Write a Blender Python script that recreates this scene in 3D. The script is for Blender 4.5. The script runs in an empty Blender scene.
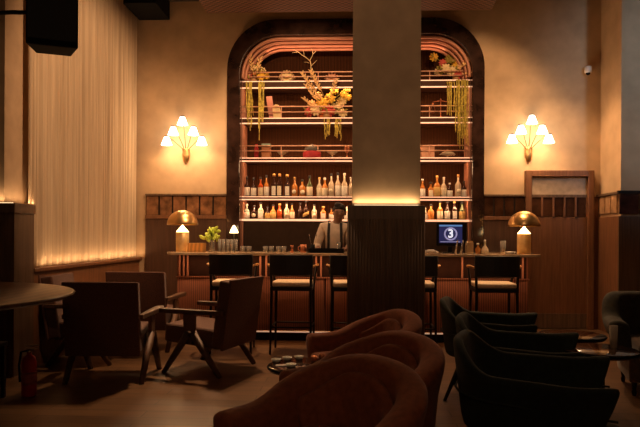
import bpy, math, random
from mathutils import Vector, Matrix, noise
R = math.radians
PI = math.pi
rnd = random.Random(7)
scene = bpy.context.scene
COL = scene.collection

# ------------------------------------------------------------------ camera
F = 610.0
EYE = 1.318
CAMLOC = Vector((0, 0, EYE))
CAMROT = Matrix.Rotation(R(2.8), 3, 'Z') @ Matrix.Rotation(R(90), 3, 'X') @ Matrix.Rotation(R(0.3), 3, 'Z')
cam_d = bpy.data.cameras.new('camera')
cam = bpy.data.objects.new('camera', cam_d)
COL.objects.link(cam)
cam.matrix_world = Matrix.Translation(CAMLOC) @ CAMROT.to_4x4()
cam_d.sensor_width = 36
cam_d.lens = F / 640 * 36
cam_d.shift_y = 21.5 / 640
cam_d.clip_start = 0.05
scene.camera = cam

def ray(px, py):
    return CAMROT @ Vector(((px - 320) / F, (235 - py) / F, -1))
def atY(px, py, Y):
    d = ray(px, py); return CAMLOC + d * (Y / d.y)
def atZ(px, py, z):
    d = ray(px, py); return CAMLOC + d * ((z - EYE) / d.z)
def wx(px, Y): return atY(px, 235, Y).x
def wz(px, py, Y): return atY(px, py, Y).z

# ------------------------------------------------------------------ materials
MATS = {}
def mat(name, col, rough=0.6, metal=0.0, nscale=12, namt=0.15, bump=0.0, emit=None, estr=0, trans=0.0, sheen=0.0,
        stretch=(1, 1, 1), kind='noise', spec=0.5, ior=1.45, coat=0.0, col2=None):
    if name in MATS: return MATS[name]
    m = bpy.data.materials.new(name); m.use_nodes = True
    nt = m.node_tree; n = nt.nodes; l = nt.links
    b = n['Principled BSDF']
    b.inputs['Roughness'].default_value = rough
    b.inputs['Metallic'].default_value = metal
    b.inputs['IOR'].default_value = ior
    b.inputs['Specular IOR Level'].default_value = spec
    b.inputs['Transmission Weight'].default_value = trans
    b.inputs['Sheen Weight'].default_value = sheen
    b.inputs['Coat Weight'].default_value = coat
    tc = n.new('ShaderNodeTexCoord'); mp = n.new('ShaderNodeMapping')
    mp.inputs['Scale'].default_value = stretch
    l.new(tc.outputs['Object'], mp.inputs['Vector'])
    if kind == 'noise':
        t = n.new('ShaderNodeTexNoise'); t.inputs['Scale'].default_value = nscale
        t.inputs['Detail'].default_value = 4
        fac = t.outputs['Fac']
    elif kind == 'wave':
        t = n.new('ShaderNodeTexWave'); t.inputs['Scale'].default_value = nscale
        t.inputs['Distortion'].default_value = 3.0; t.inputs['Detail'].default_value = 3
        fac = t.outputs['Fac']
    elif kind == 'checker':
        t = n.new('ShaderNodeTexChecker'); t.inputs['Scale'].default_value = nscale
        fac = t.outputs['Fac']
    elif kind == 'voronoi':
        t = n.new('ShaderNodeTexVoronoi'); t.inputs['Scale'].default_value = nscale
        fac = t.outputs['Distance']
    l.new(mp.outputs['Vector'], t.inputs['Vector'])
    rp = n.new('ShaderNodeValToRGB')
    c1 = [max(0, c * (1 - namt)) for c in col]; c2 = list(col2) if col2 else [min(1, c * (1 + namt)) for c in col]
    rp.color_ramp.elements[0].color = (*c1, 1); rp.color_ramp.elements[1].color = (*c2, 1)
    rp.color_ramp.elements[0].position = 0.3; rp.color_ramp.elements[1].position = 0.7
    l.new(fac, rp.inputs['Fac']); l.new(rp.outputs['Color'], b.inputs['Base Color'])
    if bump:
        bp = n.new('ShaderNodeBump'); bp.inputs['Strength'].default_value = bump; bp.inputs['Distance'].default_value = 0.01
        l.new(fac, bp.inputs['Height']); l.new(bp.outputs['Normal'], b.inputs['Normal'])
    if emit:
        b.inputs['Emission Color'].default_value = (*emit, 1)
        b.inputs['Emission Strength'].default_value = estr
    MATS[name] = m
    return m

def floor_mat():
    m = bpy.data.materials.new('floor_planks'); m.use_nodes = True
    nt = m.node_tree; n = nt.nodes; l = nt.links; b = n['Principled BSDF']
    tc = n.new('ShaderNodeTexCoord')
    br = n.new('ShaderNodeTexBrick'); br.inputs['Scale'].default_value = 1
    br.inputs['Brick Width'].default_value = 1.5; br.inputs['Row Height'].default_value = 0.16
    br.inputs['Mortar Size'].default_value = 0.004
    br.inputs['Color1'].default_value = (0.24, 0.125, 0.055, 1); br.inputs['Color2'].default_value = (0.16, 0.082, 0.038, 1)
    br.inputs['Mortar'].default_value = (0.07, 0.035, 0.018, 1)
    ns = n.new('ShaderNodeTexNoise'); ns.inputs['Scale'].default_value = 3; ns.inputs['Detail'].default_value = 6
    mp = n.new('ShaderNodeMapping'); mp.inputs['Scale'].default_value = (1, 6, 1)
    l.new(tc.outputs['Object'], mp.inputs['Vector']); l.new(mp.outputs['Vector'], ns.inputs['Vector'])
    l.new(tc.outputs['Object'], br.inputs['Vector'])
    mx = n.new('ShaderNodeMix'); mx.data_type = 'RGBA'; mx.blend_type = 'MULTIPLY'; mx.inputs[0].default_value = 0.55
    l.new(br.outputs['Color'], mx.inputs[6]); l.new(ns.outputs['Fac'], mx.inputs[7])
    l.new(mx.outputs[2], b.inputs['Base Color'])
    b.inputs['Roughness'].default_value = 0.36
    bp = n.new('ShaderNodeBump'); bp.inputs['Strength'].default_value = 0.15
    l.new(ns.outputs['Fac'], bp.inputs['Height']); l.new(bp.outputs['Normal'], b.inputs['Normal'])
    return m

def curtain_mat():
    m = bpy.data.materials.new('sheer_curtain'); m.use_nodes = True
    nt = m.node_tree; n = nt.nodes; l = nt.links
    n.clear()
    out = n.new('ShaderNodeOutputMaterial'); mix = n.new('ShaderNodeMixShader'); mix.inputs[0].default_value = 0.35
    d = n.new('ShaderNodeBsdfDiffuse'); t = n.new('ShaderNodeBsdfTranslucent')
    ns = n.new('ShaderNodeTexNoise'); ns.inputs['Scale'].default_value = 6; ns.inputs['Detail'].default_value = 5
    tc = n.new('ShaderNodeTexCoord'); mp = n.new('ShaderNodeMapping'); mp.inputs['Scale'].default_value = (1, 8, .15)
    rp = n.new('ShaderNodeValToRGB')
    rp.color_ramp.elements[0].color = (.68, .53, .36, 1); rp.color_ramp.elements[1].color = (.84, .69, .49, 1)
    rp.color_ramp.elements[0].position = .35; rp.color_ramp.elements[1].position = .65
    l.new(tc.outputs['Object'], mp.inputs['Vector']); l.new(mp.outputs['Vector'], ns.inputs['Vector'])
    l.new(ns.outputs['Fac'], rp.inputs['Fac'])
    l.new(rp.outputs['Color'], d.inputs['Color']); l.new(rp.outputs['Color'], t.inputs['Color'])
    l.new(d.outputs[0], mix.inputs[1]); l.new(t.outputs[0], mix.inputs[2]); l.new(mix.outputs[0], out.inputs['Surface'])
    return m

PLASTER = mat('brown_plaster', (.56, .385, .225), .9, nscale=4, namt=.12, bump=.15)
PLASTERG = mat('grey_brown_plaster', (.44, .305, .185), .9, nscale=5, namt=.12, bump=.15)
CEIL = mat('dark_ceiling', (.05, .035, .025), .9)
WOODW = mat('wainscot_wood', (.19, .078, .032), .5, nscale=6, namt=.25, stretch=(6, 6, .4))
WOODD = mat('dark_fluted_wood', (.13, .075, .042), .5, nscale=6, namt=.3, stretch=(6, 6, .3))
WOODB = mat('bar_red_wood', (.25, .09, .045), .6, kind='wave', nscale=4, namt=.3, stretch=(3, 3, .25), bump=.05)
WOODC = mat('chair_teak', (.10, .048, .023), .55, kind='wave', nscale=5, namt=.25, stretch=(1, 4, 4))
WOODT = mat('table_walnut', (.13, .062, .030), .28, kind='wave', nscale=3, namt=.3, stretch=(1, 5, 1))
BLACKW = mat('black_wood', (.016, .010, .007), .65, spec=.25)
BLACKL = mat('black_leather', (.016, .014, .013), .5, nscale=60, bump=.1)
CREAML = mat('cream_leather', (.72, .52, .32), .5, nscale=40, bump=.05)
BROWNF = mat('brown_chair_fabric', (.115, .050, .032), .9, nscale=180, namt=.4, bump=.2, sheen=.2)
RUSTF = mat('rust_velvet', (.31, .088, .034), .85, nscale=30, namt=.2, bump=.1, sheen=.12)
GREENF = mat('dark_green_velvet', (.014, .020, .013), .85, nscale=30, namt=.3, bump=.1, sheen=.06)
BRASS = mat('brass', (.72, .45, .18), .32, 1.0, nscale=8, namt=.08)
COPPER = mat('copper_metal', (.62, .24, .12), .35, 1.0, nscale=8, namt=.1)
COPPERP = mat('copper_paint', (.50, .22, .13), .5, .15, nscale=8, namt=.1)
MARBLE = mat('burgundy_marble', (.035, .017, .012), .12, nscale=6, namt=.6, coat=.3)
BLACKP = mat('black_plastic', (.008, .008, .008), .8, spec=.15)
STEEL = mat('steel', (.55, .5, .45), .25, 1.0)
WHITEP = mat('white_plastic', (.86, .80, .74), .5)
CREAMP = mat('cream_label', (.80, .70, .50), .6, nscale=90, namt=.2)
WHITEL = mat('white_label', (.85, .80, .70), .6, nscale=90, namt=.2)
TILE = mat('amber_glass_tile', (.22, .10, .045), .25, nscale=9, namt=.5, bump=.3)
STONE = mat('bar_top_stone', (.50, .36, .22), .15, nscale=10, namt=.3, coat=.3)
NICHE = mat('niche_fluted_brown', (.040, .014, .005), .9, spec=.1, kind='wave', nscale=14, namt=.5, stretch=(1, 0, 0), bump=.3)
SHELFM = mat('shelf_bronze', (.07, .028, .015), .6, spec=.2)
WOVEN = mat('woven_bronze', (.13, .065, .04), .5, .2, kind='checker', nscale=22, namt=.55, bump=.5)
def thin_glass(name, tint, haze):  # haze mixes in pale diffuse that stands in for highlights on the glass
    m = bpy.data.materials.new(name); m.use_nodes = True; nt = m.node_tree; n = nt.nodes; l = nt.links; n.clear()
    out = n.new('ShaderNodeOutputMaterial'); m1 = n.new('ShaderNodeMixShader'); m2 = n.new('ShaderNodeMixShader')
    tr = n.new('ShaderNodeBsdfTransparent'); gl = n.new('ShaderNodeBsdfGlossy'); df = n.new('ShaderNodeBsdfDiffuse'); fr = n.new('ShaderNodeLayerWeight')
    ns = n.new('ShaderNodeTexNoise'); ns.inputs['Scale'].default_value = 20
    ad = n.new('ShaderNodeMath'); ad.operation = 'MULTIPLY_ADD'; ad.inputs[1].default_value = .08; ad.inputs[2].default_value = haze
    tr.inputs[0].default_value = (*tint, 1); gl.inputs['Roughness'].default_value = .06; df.inputs[0].default_value = (*[min(1, c * .9) for c in tint], 1)
    fr.inputs[0].default_value = .3
    l.new(ns.outputs['Fac'], ad.inputs[0]); l.new(ad.outputs[0], m1.inputs[0]); l.new(tr.outputs[0], m1.inputs[1]); l.new(df.outputs[0], m1.inputs[2])
    l.new(fr.outputs['Fresnel'], m2.inputs[0]); l.new(m1.outputs[0], m2.inputs[1]); l.new(gl.outputs[0], m2.inputs[2]); l.new(m2.outputs[0], out.inputs['Surface'])
    return m
GLASS = thin_glass('clear_glass', (.95, .88, .76), .22)
SHADE = mat('lit_opal_glass', (.9, .85, .75), .5, emit=(1, .90, .72), estr=5)
GLOW = mat('lit_lamp_cone', (.9, .8, .6), .5, emit=(1, .74, .36), estr=5.0)
LED = mat('led_strip_glow', (.9, .8, .7), .5, emit=(1, .45, .24), estr=1.05)
LEDW = mat('led_strip_amber', (.9, .8, .7), .5, emit=(1, .66, .34), estr=1.6)
REDP = mat('red_paint', (.50, .022, .018), .35)
REDV = mat('red_velvet', (.45, .03, .035), .7)
TEAL = mat('pale_teal', (.30, .40, .32), .6)
PINKC = mat('dusty_pink_card', (.55, .24, .18), .7)
PEACH = mat('peach_card', (.70, .36, .22), .7)
YEL = mat('yellow_petals', (.85, .50, .05), .7)
ORG = mat('orange_petals', (.75, .22, .05), .7)
RED_PET = mat('red_pink_petals', (.60, .10, .07), .7)
CRM_PET = mat('cream_petals', (.85, .66, .34), .7)
DRY = mat('dry_straw', (.85, .55, .24), .8)
GRN = mat('fresh_green_leaf', (.22, .32, .05), .6)
OLV = mat('olive_stalk', (.30, .24, .04), .7)
SKIN = mat('skin', (.20, .095, .055), .55)
HAIR = mat('black_hair', (.012, .009, .008), .6)
SHIRT = mat('white_cotton_shirt', (.62, .50, .40), .8, nscale=14, namt=.1)
DARKC = mat('dark_cloth', (.02, .018, .02), .8)
ORANGEW = mat('honey_wood', (.60, .28, .07), .45, kind='wave', nscale=6, namt=.2)

# ------------------------------------------------------------------ mesh builder
class MB:
    def __init__(s): s.v = []; s.f = []; s.sm = []
    def add(s, vs, fs, smooth=True, M=None):
        o = len(s.v)
        s.v += [tuple(M @ Vector(p)) if M else tuple(p) for p in vs]
        s.f += [tuple(i + o for i in f) for f in fs]; s.sm += [smooth] * len(fs); return s
    def box(s, c, d, M=None, rot=None):
        x, y, z = [k / 2 for k in d]
        vs = [Vector((sx * x, sy * y, sz * z)) for sx in (-1, 1) for sy in (-1, 1) for sz in (-1, 1)]
        if rot is not None: vs = [rot @ p for p in vs]
        vs = [p + Vector(c) for p in vs]
        fs = [(0, 1, 3, 2), (4, 6, 7, 5), (0, 4, 5, 1), (2, 3, 7, 6), (0, 2, 6, 4), (1, 5, 7, 3)]
        return s.add(vs, fs, False, M)
    def lathe(s, prof, c=(0, 0, 0), n=20, M=None, sq=1.0):
        vs = []; fs = []
        for r, z in prof:
            for i in range(n):
                a = 2 * PI * i / n
                vs.append((c[0] + r * math.cos(a), c[1] + r * sq * math.sin(a), c[2] + z))
        for j in range(len(prof) - 1):
            for i in range(n):
                k = (i + 1) % n
                fs.append((j * n + i, j * n + k, (j + 1) * n + k, (j + 1) * n + i))
        fs.append(tuple(range(n - 1, -1, -1))); o = (len(prof) - 1) * n; fs.append(tuple(o + i for i in range(n)))
        return s.add(vs, fs, True, M)
    def tube(s, path, r, n=8, closed=False, M=None):
        P = [Vector(p) for p in path]; rr = r if isinstance(r, (list, tuple)) else [r] * len(P)
        vs = []; fs = []; up = None; m = len(P)
        for i, p in enumerate(P):
            if closed: t = P[(i + 1) % m] - P[i - 1]
            else: t = P[min(i + 1, m - 1)] - P[max(i - 1, 0)]
            t.normalize()
            if up is None:
                up = Vector((0, 0, 1)) if abs(t.z) < .9 else Vector((1, 0, 0))
            a = t.cross(up)
            if a.length < 1e-4: a = t.orthogonal()
            a.normalize(); b = a.cross(t).normalized(); up = b
            for k in range(n):
                an = 2 * PI * k / n
                vs.append(p + a * math.cos(an) * rr[i] + b * math.sin(an) * rr[i])
        for i in range(m if closed else m - 1):
            j = (i + 1) % m
            for k in range(n):
                q = (k + 1) % n
                fs.append((i * n + k, i * n + q, j * n + q, j * n + k))
        if not closed:
            fs.append(tuple(range(n - 1, -1, -1))); fs.append(tuple((m - 1) * n + k for k in range(n)))
        return s.add(vs, fs, True, M)
    def sphere(s, c, r, n=12, m=8, M=None):
        r = r if isinstance(r, (tuple, list)) else (r, r, r)
        vs = []; fs = []
        for j in range(m + 1):
            th = PI * j / m
            for i in range(n):
                a = 2 * PI * i / n
                vs.append((c[0] + r[0] * math.sin(th) * math.cos(a), c[1] + r[1] * math.sin(th) * math.sin(a), c[2] - r[2] * math.cos(th)))
        for j in range(m):
            for i in range(n):
                k = (i + 1) % n
                fs.append((j * n + i, j * n + k, (j + 1) * n + k, (j + 1) * n + i))
        return s.add(vs, fs, True, M)
    def prism(s, poly, z0, z1, M=None, smooth=False):
        n = len(poly)
        vs = [(x, y, z0) for x, y in poly] + [(x, y, z1) for x, y in poly]
        fs = [tuple(range(n - 1, -1, -1)), tuple(range(n, 2 * n))] + [(i, (i + 1) % n, n + (i + 1) % n, n + i) for i in range(n)]
        return s.add(vs, fs, smooth, M)
    def build(s, name, m, parent=None, bevel=0, sub=0, loc=None):
        me = bpy.data.meshes.new(name); me.from_pydata(s.v, [], s.f)
        me.polygons.foreach_set('use_smooth', s.sm); me.update()
        if isinstance(m, (list, tuple)):
            for q in m: me.materials.append(q)
        else: me.materials.append(m)
        o = bpy.data.objects.new(name, me); COL.objects.link(o)
        if parent: o.parent = parent
        if loc is not None: o.location = loc
        if bevel:
            b = o.modifiers.new('bevel', 'BEVEL'); b.width = bevel; b.segments = 3; b.limit_method = 'ANGLE'; b.angle_limit = R(40)
        if sub:
            q = o.modifiers.new('sub', 'SUBSURF'); q.levels = sub; q.render_levels = sub
        return o

def tag(o, label, cat, group=None, kind=None):
    o['label'] = label
    if cat: o['category'] = cat
    if group: o['group'] = group
    if kind: o['kind'] = kind
    return o
def thing(name, loc, rz, label, cat, group=None):
    o = bpy.data.objects.new(name, None); COL.objects.link(o); o.empty_display_size = .1
    o.location = loc; o.rotation_euler = (0, 0, rz)
    return tag(o, label, cat, group)
def struct(o):
    o['kind'] = 'structure'; return o
def kids(o): return [c for c in bpy.data.objects if c.parent is o]
def copy_tree(o, parent=None):
    c = o.copy(); COL.objects.link(c); c.parent = parent
    for ch in kids(o): copy_tree(ch, c)
    return c
def dup(root, loc, rz, label, group=None):
    c = copy_tree(root); c.location = loc; c.rotation_euler = (0, 0, rz); c['label'] = label
    if group: c['group'] = group
    return c
def bx(name, m, x0, x1, y0, y1, z0, z1, parent=None, bevel=0):
    return MB().box(((x0 + x1) / 2, (y0 + y1) / 2, (z0 + z1) / 2), (x1 - x0, y1 - y0, z1 - z0)).build(name, m, parent, bevel)

def area(name, loc, rot, sx, sy, power, col=(1, .6, .32), spread=180):
    d = bpy.data.lights.new(name, 'AREA'); d.shape = 'RECTANGLE'; d.size = sx; d.size_y = sy; d.energy = power; d.color = col
    d.spread = R(spread)
    o = bpy.data.objects.new(name, d); COL.objects.link(o); o.location = loc; o.rotation_euler = rot; return o
def point(name, loc, power, col=(1, .6, .3), r=.03):
    d = bpy.data.lights.new(name, 'POINT'); d.energy = power; d.color = col; d.shadow_soft_size = r
    o = bpy.data.objects.new(name, d); COL.objects.link(o); o.location = loc; return o
def spot(name, loc, target, power, ang=60, blend=.5, col=(1, .58, .3), r=.05):
    d = bpy.data.lights.new(name, 'SPOT'); d.energy = power; d.color = col; d.spot_size = R(ang); d.spot_blend = blend; d.shadow_soft_size = r
    o = bpy.data.objects.new(name, d); COL.objects.link(o); o.location = loc
    o.rotation_euler = (Vector(target) - Vector(loc)).to_track_quat('-Z', 'Y').to_euler(); return o

# ------------------------------------------------------------------ room
YW = 8.86; XL = -3.10; XR = wx(600, YW); ZC = 4.74
struct(bx('floor', floor_mat(), -4.9, 5.4, -2.2, YW + .5, -.1, 0))
struct(bx('ceiling', CEIL, -4.9, 5.4, -2.2, YW + .5, ZC, ZC + .1))
struct(bx('wall_front', PLASTER, -4.9, 5.4, -2.3, -2.2, 0, ZC))
struct(bx('wall_right', PLASTER, 5.2, 5.3, -2.2, YW, 0, ZC))
struct(bx('wall_left', PLASTER, -4.8, -4.7, -2.2, 5.5, 0, ZC))

# arch outline, counter-clockwise from the left foot
def arch(x0, x1, zt, r, z0=0.0, n=14):
    pts = [(x0, z0)]
    for i in range(n + 1):
        a = PI - PI / 2 * i / n; pts.append((x0 + r + r * math.cos(a), zt - r + r * math.sin(a)))
    for i in range(n + 1):
        a = PI / 2 - PI / 2 * i / n; pts.append((x1 - r + r * math.cos(a), zt - r + r * math.sin(a)))
    pts.append((x1, z0)); return pts
AX0, AX1 = wx(227, YW), wx(483, YW); AZ = wz(330, 20, YW)
IX0, IX1 = wx(240, YW), wx(471, YW); IZ = wz(330, 36, YW)
outer = arch(AX0, AX1, AZ, .72); inner = arch(IX0, IX1, IZ, .56)
def band(A, B, y0, y1):
    """solid between outlines A (inner) and B (outer), thickness y0..y1"""
    m = MB(); n = len(A)
    vs = [(x, y0, z) for x, z in A] + [(x, y0, z) for x, z in B] + [(x, y1, z) for x, z in A] + [(x, y1, z) for x, z in B]
    fs = []
    for i in range(n - 1):
        fs += [(i, i + 1, n + i + 1, n + i), (2 * n + i, 3 * n + i, 3 * n + i + 1, 2 * n + i + 1),
               (i, 2 * n + i, 2 * n + i + 1, i + 1), (n + i, n + i + 1, 3 * n + i + 1, 3 * n + i)]
    fs += [(0, n, 3 * n, 2 * n), (n - 1, 3 * n - 1, 4 * n - 1, 2 * n - 1)]
    return m.add(vs, fs, False)
# wall with the arched opening: map the outline to the wall's rectangle
def rectmap(pts, x0, x1, zt):
    cx = (pts[0][0] + pts[-1][0]) / 2; out = []; n = len(pts)
    k = (n - 2) // 2
    for i, (x, z) in enumerate(pts):
        if i == 0: out.append((x0, z))
        elif i == n - 1: out.append((x1, z))
        elif i <= k // 2: out.append((x0, z + (zt - z) * (i / (k / 2)) if i > 1 else z))
        elif i < n - 1 - k // 2: out.append((min(x1, max(x0, cx + (x - cx) * 1.7)), zt))
        else:
            j = n - 1 - i; out.append((x1, z + (zt - z) * (j / (k / 2)) if j > 1 else z))
    return out
XLW = -4.5
rm = rectmap(outer, XL - .35, 5.2, ZC)
struct(band(outer, rm, YW, YW + .12).build('wall_back', PLASTER))
struct(band(inner, outer, YW - .07, YW + .12).build('trim_1', MARBLE, bevel=.012))
niche = [(x, z) for x, z in inner]
big = [(x + (-.04 if i < len(inner) / 2 else .04), z + (.04 if z > 0 else 0)) for i, (x, z) in enumerate(inner)]
struct(band(inner, big, YW + .12, YW + .46).build('trim_2', COPPERP))
NY = YW + .44
struct(bx('wall_niche', NICHE, IX0 - .04, IX1 + .04, YW + .46, YW + .52, 0, IZ + .04))

# copper beads running round the arch soffit
cor = thing('trim_3', (0, 0, 0), 0, 'x', None); del cor['label']; struct(cor)
for k in range(4):
    ins = .028 + .030 * k
    o = arch(IX0 + ins, IX1 - ins, IZ - ins, .56 - ins * .5, z0=wz(240, 80, YW + .1))
    MB().tube([(x, YW + .02 + .075 * k, z) for x, z in o], .026, 8).build('copper_bead', COPPERP, cor)

# back wall panelling
WT = wz(160, 196, YW); TB = wz(160, 216, YW)
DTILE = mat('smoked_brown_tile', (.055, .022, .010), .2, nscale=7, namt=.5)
def wains(name, x0, x1, tiles, tm=TILE):
    r = bpy.data.objects.new(name, None); COL.objects.link(r); struct(r)
    bx('wood_panelling', mat('shaded_wainscot_wood', (.085, .038, .02), .5, nscale=6, namt=.25, stretch=(6, 6, .4)), x0, x1, YW - .035, YW, 0, TB, r)  # darker wainscot copy: shade on the lower wall is in the colour
    bx('tile_backing', BLACKW, x0, x1, YW - .02, YW, TB, WT, r)
    bx('cap_rail', WOODD, x0, x1, YW - .06, YW, WT, WT + .03, r, .006)
    bx('ledge_rail', WOODW, x0, x1, YW - .055, YW, TB - .04, TB + .012, r, .004)
    bx('skirting', WOODD, x0, x1, YW - .05, YW, 0, .22, r, .005)
    n = tiles; w = (x1 - x0) / n
    for i in range(n):
        bx('glass_tile', tm, x0 + w * i + .012, x0 + w * (i + 1) - .012, YW - .035, YW - .02, TB + .015, WT - .006, r, .004)
DX0, DX1 = wx(524, YW), wx(592, YW); DZ = wz(560, 171, YW)
wains('trim_4', XL + .1, AX0, 6)
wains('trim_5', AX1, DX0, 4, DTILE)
# door at the right, panelled like the wall, glass light above
dr = bpy.data.objects.new('door_1', None); COL.objects.link(dr); struct(dr)
fr = MB()
fw = .085
fr.box((DX0 + fw / 2, YW - .04, DZ / 2), (fw, .09, DZ)).box((DX1 - fw / 2, YW - .04, DZ / 2), (fw, .09, DZ))
fr.box(((DX0 + DX1) / 2, YW - .04, DZ - fw / 2), (DX1 - DX0 - 2 * fw, .09, fw))
fr.build('door_frame', WOODW, dr, .006)
bx('door_leaf', WOODW, DX0 + fw, DX1 - fw, YW - .03, YW - .005, 0.01, TB, dr, .004)
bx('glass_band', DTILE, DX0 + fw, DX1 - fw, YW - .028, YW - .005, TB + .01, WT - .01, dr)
mm = MB()
for i in range(6):
    mm.box((DX0 + fw + (DX1 - DX0 - 2 * fw) * (i) / 5, YW - .035, (TB + WT) / 2), (.025, .02, WT - TB - .02))
mm.build('mullion', WOODW, dr)
bx('transom_rail', WOODD, DX0 + fw, DX1 - fw, YW - .04, YW - .005, WT - .01, WT + .03, dr)
bx('transom_panel', mat('transom_beige', (.50, .38, .26), .6), DX0 + fw, DX1 - fw, YW - .02, YW - .005, WT + .03, DZ - fw, dr)
bx('kick_plate', WOODD, DX0 + fw, DX1 - fw, YW - .04, YW - .03, .01, .22, dr)
# right pilaster with front face
YP = 8.2
struct(bx('wall_pilaster', PLASTER, XR, 5.2, YP, YW, 0, ZC))
pr = bpy.data.objects.new('trim_6', None); COL.objects.link(pr); struct(pr)
bx('side_panelling', WOODW, XR - .035, XR, YP, YW, 0, TB, pr)
bx('side_cap', WOODD, XR - .05, XR, YP, YW, WT, WT + .03, pr)
for i in range(3):
    bx('glass_tile', mat('lit_side_tile', (.42, .24, .12), .25, nscale=9, namt=.4), XR - .03, XR, YP + .06 + .19 * i, YP + .23 + .19 * i, TB + .05, WT - .01, pr)  # side tiles paler: the light on this face is in the colour
bx('front_panelling', WOODD, XR - .035, 5.2, YP - .03, YP, 0, TB, pr)
bx('front_cap', BLACKW, XR - .05, 5.2, YP - .05, YP, WT, WT + .04, pr)
for i in range(6):
    bx('dark_tile', mat('dark_wine_tile', (.05, .016, .012), .2, nscale=7, namt=.6), XR - .02 + .26 * i, XR + .22 + .26 * i, YP - .03, YP, TB + .03, WT - .01, pr)
# narrow strip of panelling between door and pilaster
bx('corner_panelling', WOODW, DX1, XR - .035, YW - .035, YW, 0, TB, pr)
bx('corner_tile', TILE, DX1, XR - .035, YW - .035, YW, TB, WT, pr)

# left: window wall, ledge, pilaster
SZ = .98
struct(bx('wall_window', PLASTER, XL - .45, XL - .35, 5.7, YW, 0, ZC))
lw = bpy.data.objects.new('trim_7', None); COL.objects.link(lw); struct(lw)
bx('low_wall_panel', WOODW, XL - .1, XL, 5.79, YW, 0, SZ - .04, lw)
bx('ledge', WOODW, XL - .1, XL + .045, 5.79, YW, SZ - .04, SZ, lw, .008)
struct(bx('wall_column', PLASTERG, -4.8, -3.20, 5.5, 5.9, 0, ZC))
PT = wz(20, 204, 5.6)
lp = bpy.data.objects.new('trim_8', None); COL.objects.link(lp); struct(lp)
bx('pilaster_cladding', WOODD, -4.8, wx(34, 5.79), 5.44, 5.79, 0, PT - .09, lp)
bx('pilaster_cap', WOODD, -4.8, wx(35.5, 5.79), 5.42, 5.795, PT - .09, PT, lp, .006)
bx('led_line', LEDW, -4.3, -3.10, 5.46, 5.48, PT, PT + .008, lp)
# central column
CYF = 5.9
cx0, cx1 = wx(352, CYF), wx(420, CYF)
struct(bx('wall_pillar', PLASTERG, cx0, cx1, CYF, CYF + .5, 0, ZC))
PT2 = wz(386, 205.5, CYF)
cp = bpy.data.objects.new('trim_9', None); COL.objects.link(cp); struct(cp)
m = MB()
e = .045
kx0, kx1 = cx0 - e, cx1 + e
m.box(((kx0 + kx1) / 2, CYF + .25, PT2 / 2), (kx1 - kx0, .5 + 2 * e, PT2))
m.build('pillar_cladding', WOODD, cp, .006)
m = MB(); nf = 26
for i in range(nf):
    x = kx0 + (kx1 - kx0) * (i + .5) / nf
    m.tube([(x, CYF - e, .12), (x, CYF - e, PT2 - .13)], .010, 6)
m.build('fluting', WOODD, cp)
bx('led_line', LEDW, cx0 + .02, cx1 - .02, CYF - .03, CYF - .012, PT2, PT2 + .006, cp)

# curtain
def curtain():
    vs = []; fs = []; n = 420; y0, y1 = 5.80, YW - .06; zs = [SZ + .004, 1.1, 1.4, 1.9, 2.6, 3.4, 4.2, ZC - .02]
    for j, z in enumerate(zs):
        for i in range(n + 1):
            t = i / n; y = y0 + (y1 - y0) * t
            ph = 2 * PI * t * 34 + 2.2 * math.sin(t * 19) + .25 * math.sin(z * 1.2 + t * 7)
            a = .020 + .008 * math.sin(t * 31 + 1)
            vs.append((XL - .04 + a * math.sin(ph) + .01 * math.sin(ph * .37), y, z))
    for j in range(len(zs) - 1):
        for i in range(n): fs.append((j * (n + 1) + i, j * (n + 1) + i + 1, (j + 1) * (n + 1) + i + 1, (j + 1) * (n + 1) + i))
    return MB().add(vs, fs)
c = curtain().build('sheer_curtain', curtain_mat())
sm = c.modifiers.new('thick', 'SOLIDIFY'); sm.thickness = .003
tag(c, 'full-height cream pleated sheer curtain along the left window wall', 'curtain')

# ceiling: pelmet beam at the left and the hanging woven raft
struct(bx('trim_10', BLACKP, XL - .02, wx(161, 8.5), 8.2, YW, wz(150, 11, 8.5), ZC))
ry = 8.35
x0, x1 = wx(206, ry), wx(490, ry); zz = wz(300, 12, ry)
raft = bpy.data.objects.new('trim_11', None); COL.objects.link(raft); struct(raft)
bx('woven_underside', WOVEN, x0, x1, 4.2, ry, zz, zz + .05, raft)
bx('dark_edge', BLACKW, x0 - .02, x1 + .02, 4.15, ry + .03, zz + .05, ZC, raft)

# ------------------------------------------------------------------ back bar shelving
SY0, SY1 = YW + .10, YW + .44
unit = thing('back_bar_shelving', ((IX0 + IX1) / 2, YW + .3, 0), 0, 'tall arched back-bar shelving with five lit shelves behind the bar', 'shelving')
ux = (IX0 + IX1) / 2; uy = YW + .3
def ub(name, m, a0, a1, b0, b1, c0, c1, parent=unit, bevel=0):
    return bx(name, m, a0 - ux, a1 - ux, b0 - uy, b1 - uy, c0, c1, parent, bevel)
tops = [wz(330, y, SY0) for y in (80.5, 117.5, 157.5, 196.5, 219.2)]
thick = [.105, .085, .055, .05, .03]
SX0, SX1 = IX0 + .004, IX1 - .004
for k, (zt, th) in enumerate(zip(tops, thick)):
    s = ub('shelf', SHELFM, SX0, SX1, SY0 + .012, SY1, zt - th, zt)
    if k < 4:
        ub('light_strip', LED, SX0, SX1, SY0, SY0 + .012, zt - .012, zt, s)
        ub('light_strip', LED, SX0, SX1, SY0, SY0 + .012, zt - th - .006, zt - th + .012, s)
    else:
        ub('light_strip', LED, SX0, SX1, SY0, SY0 + .012, zt - .03, zt, s)
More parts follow.
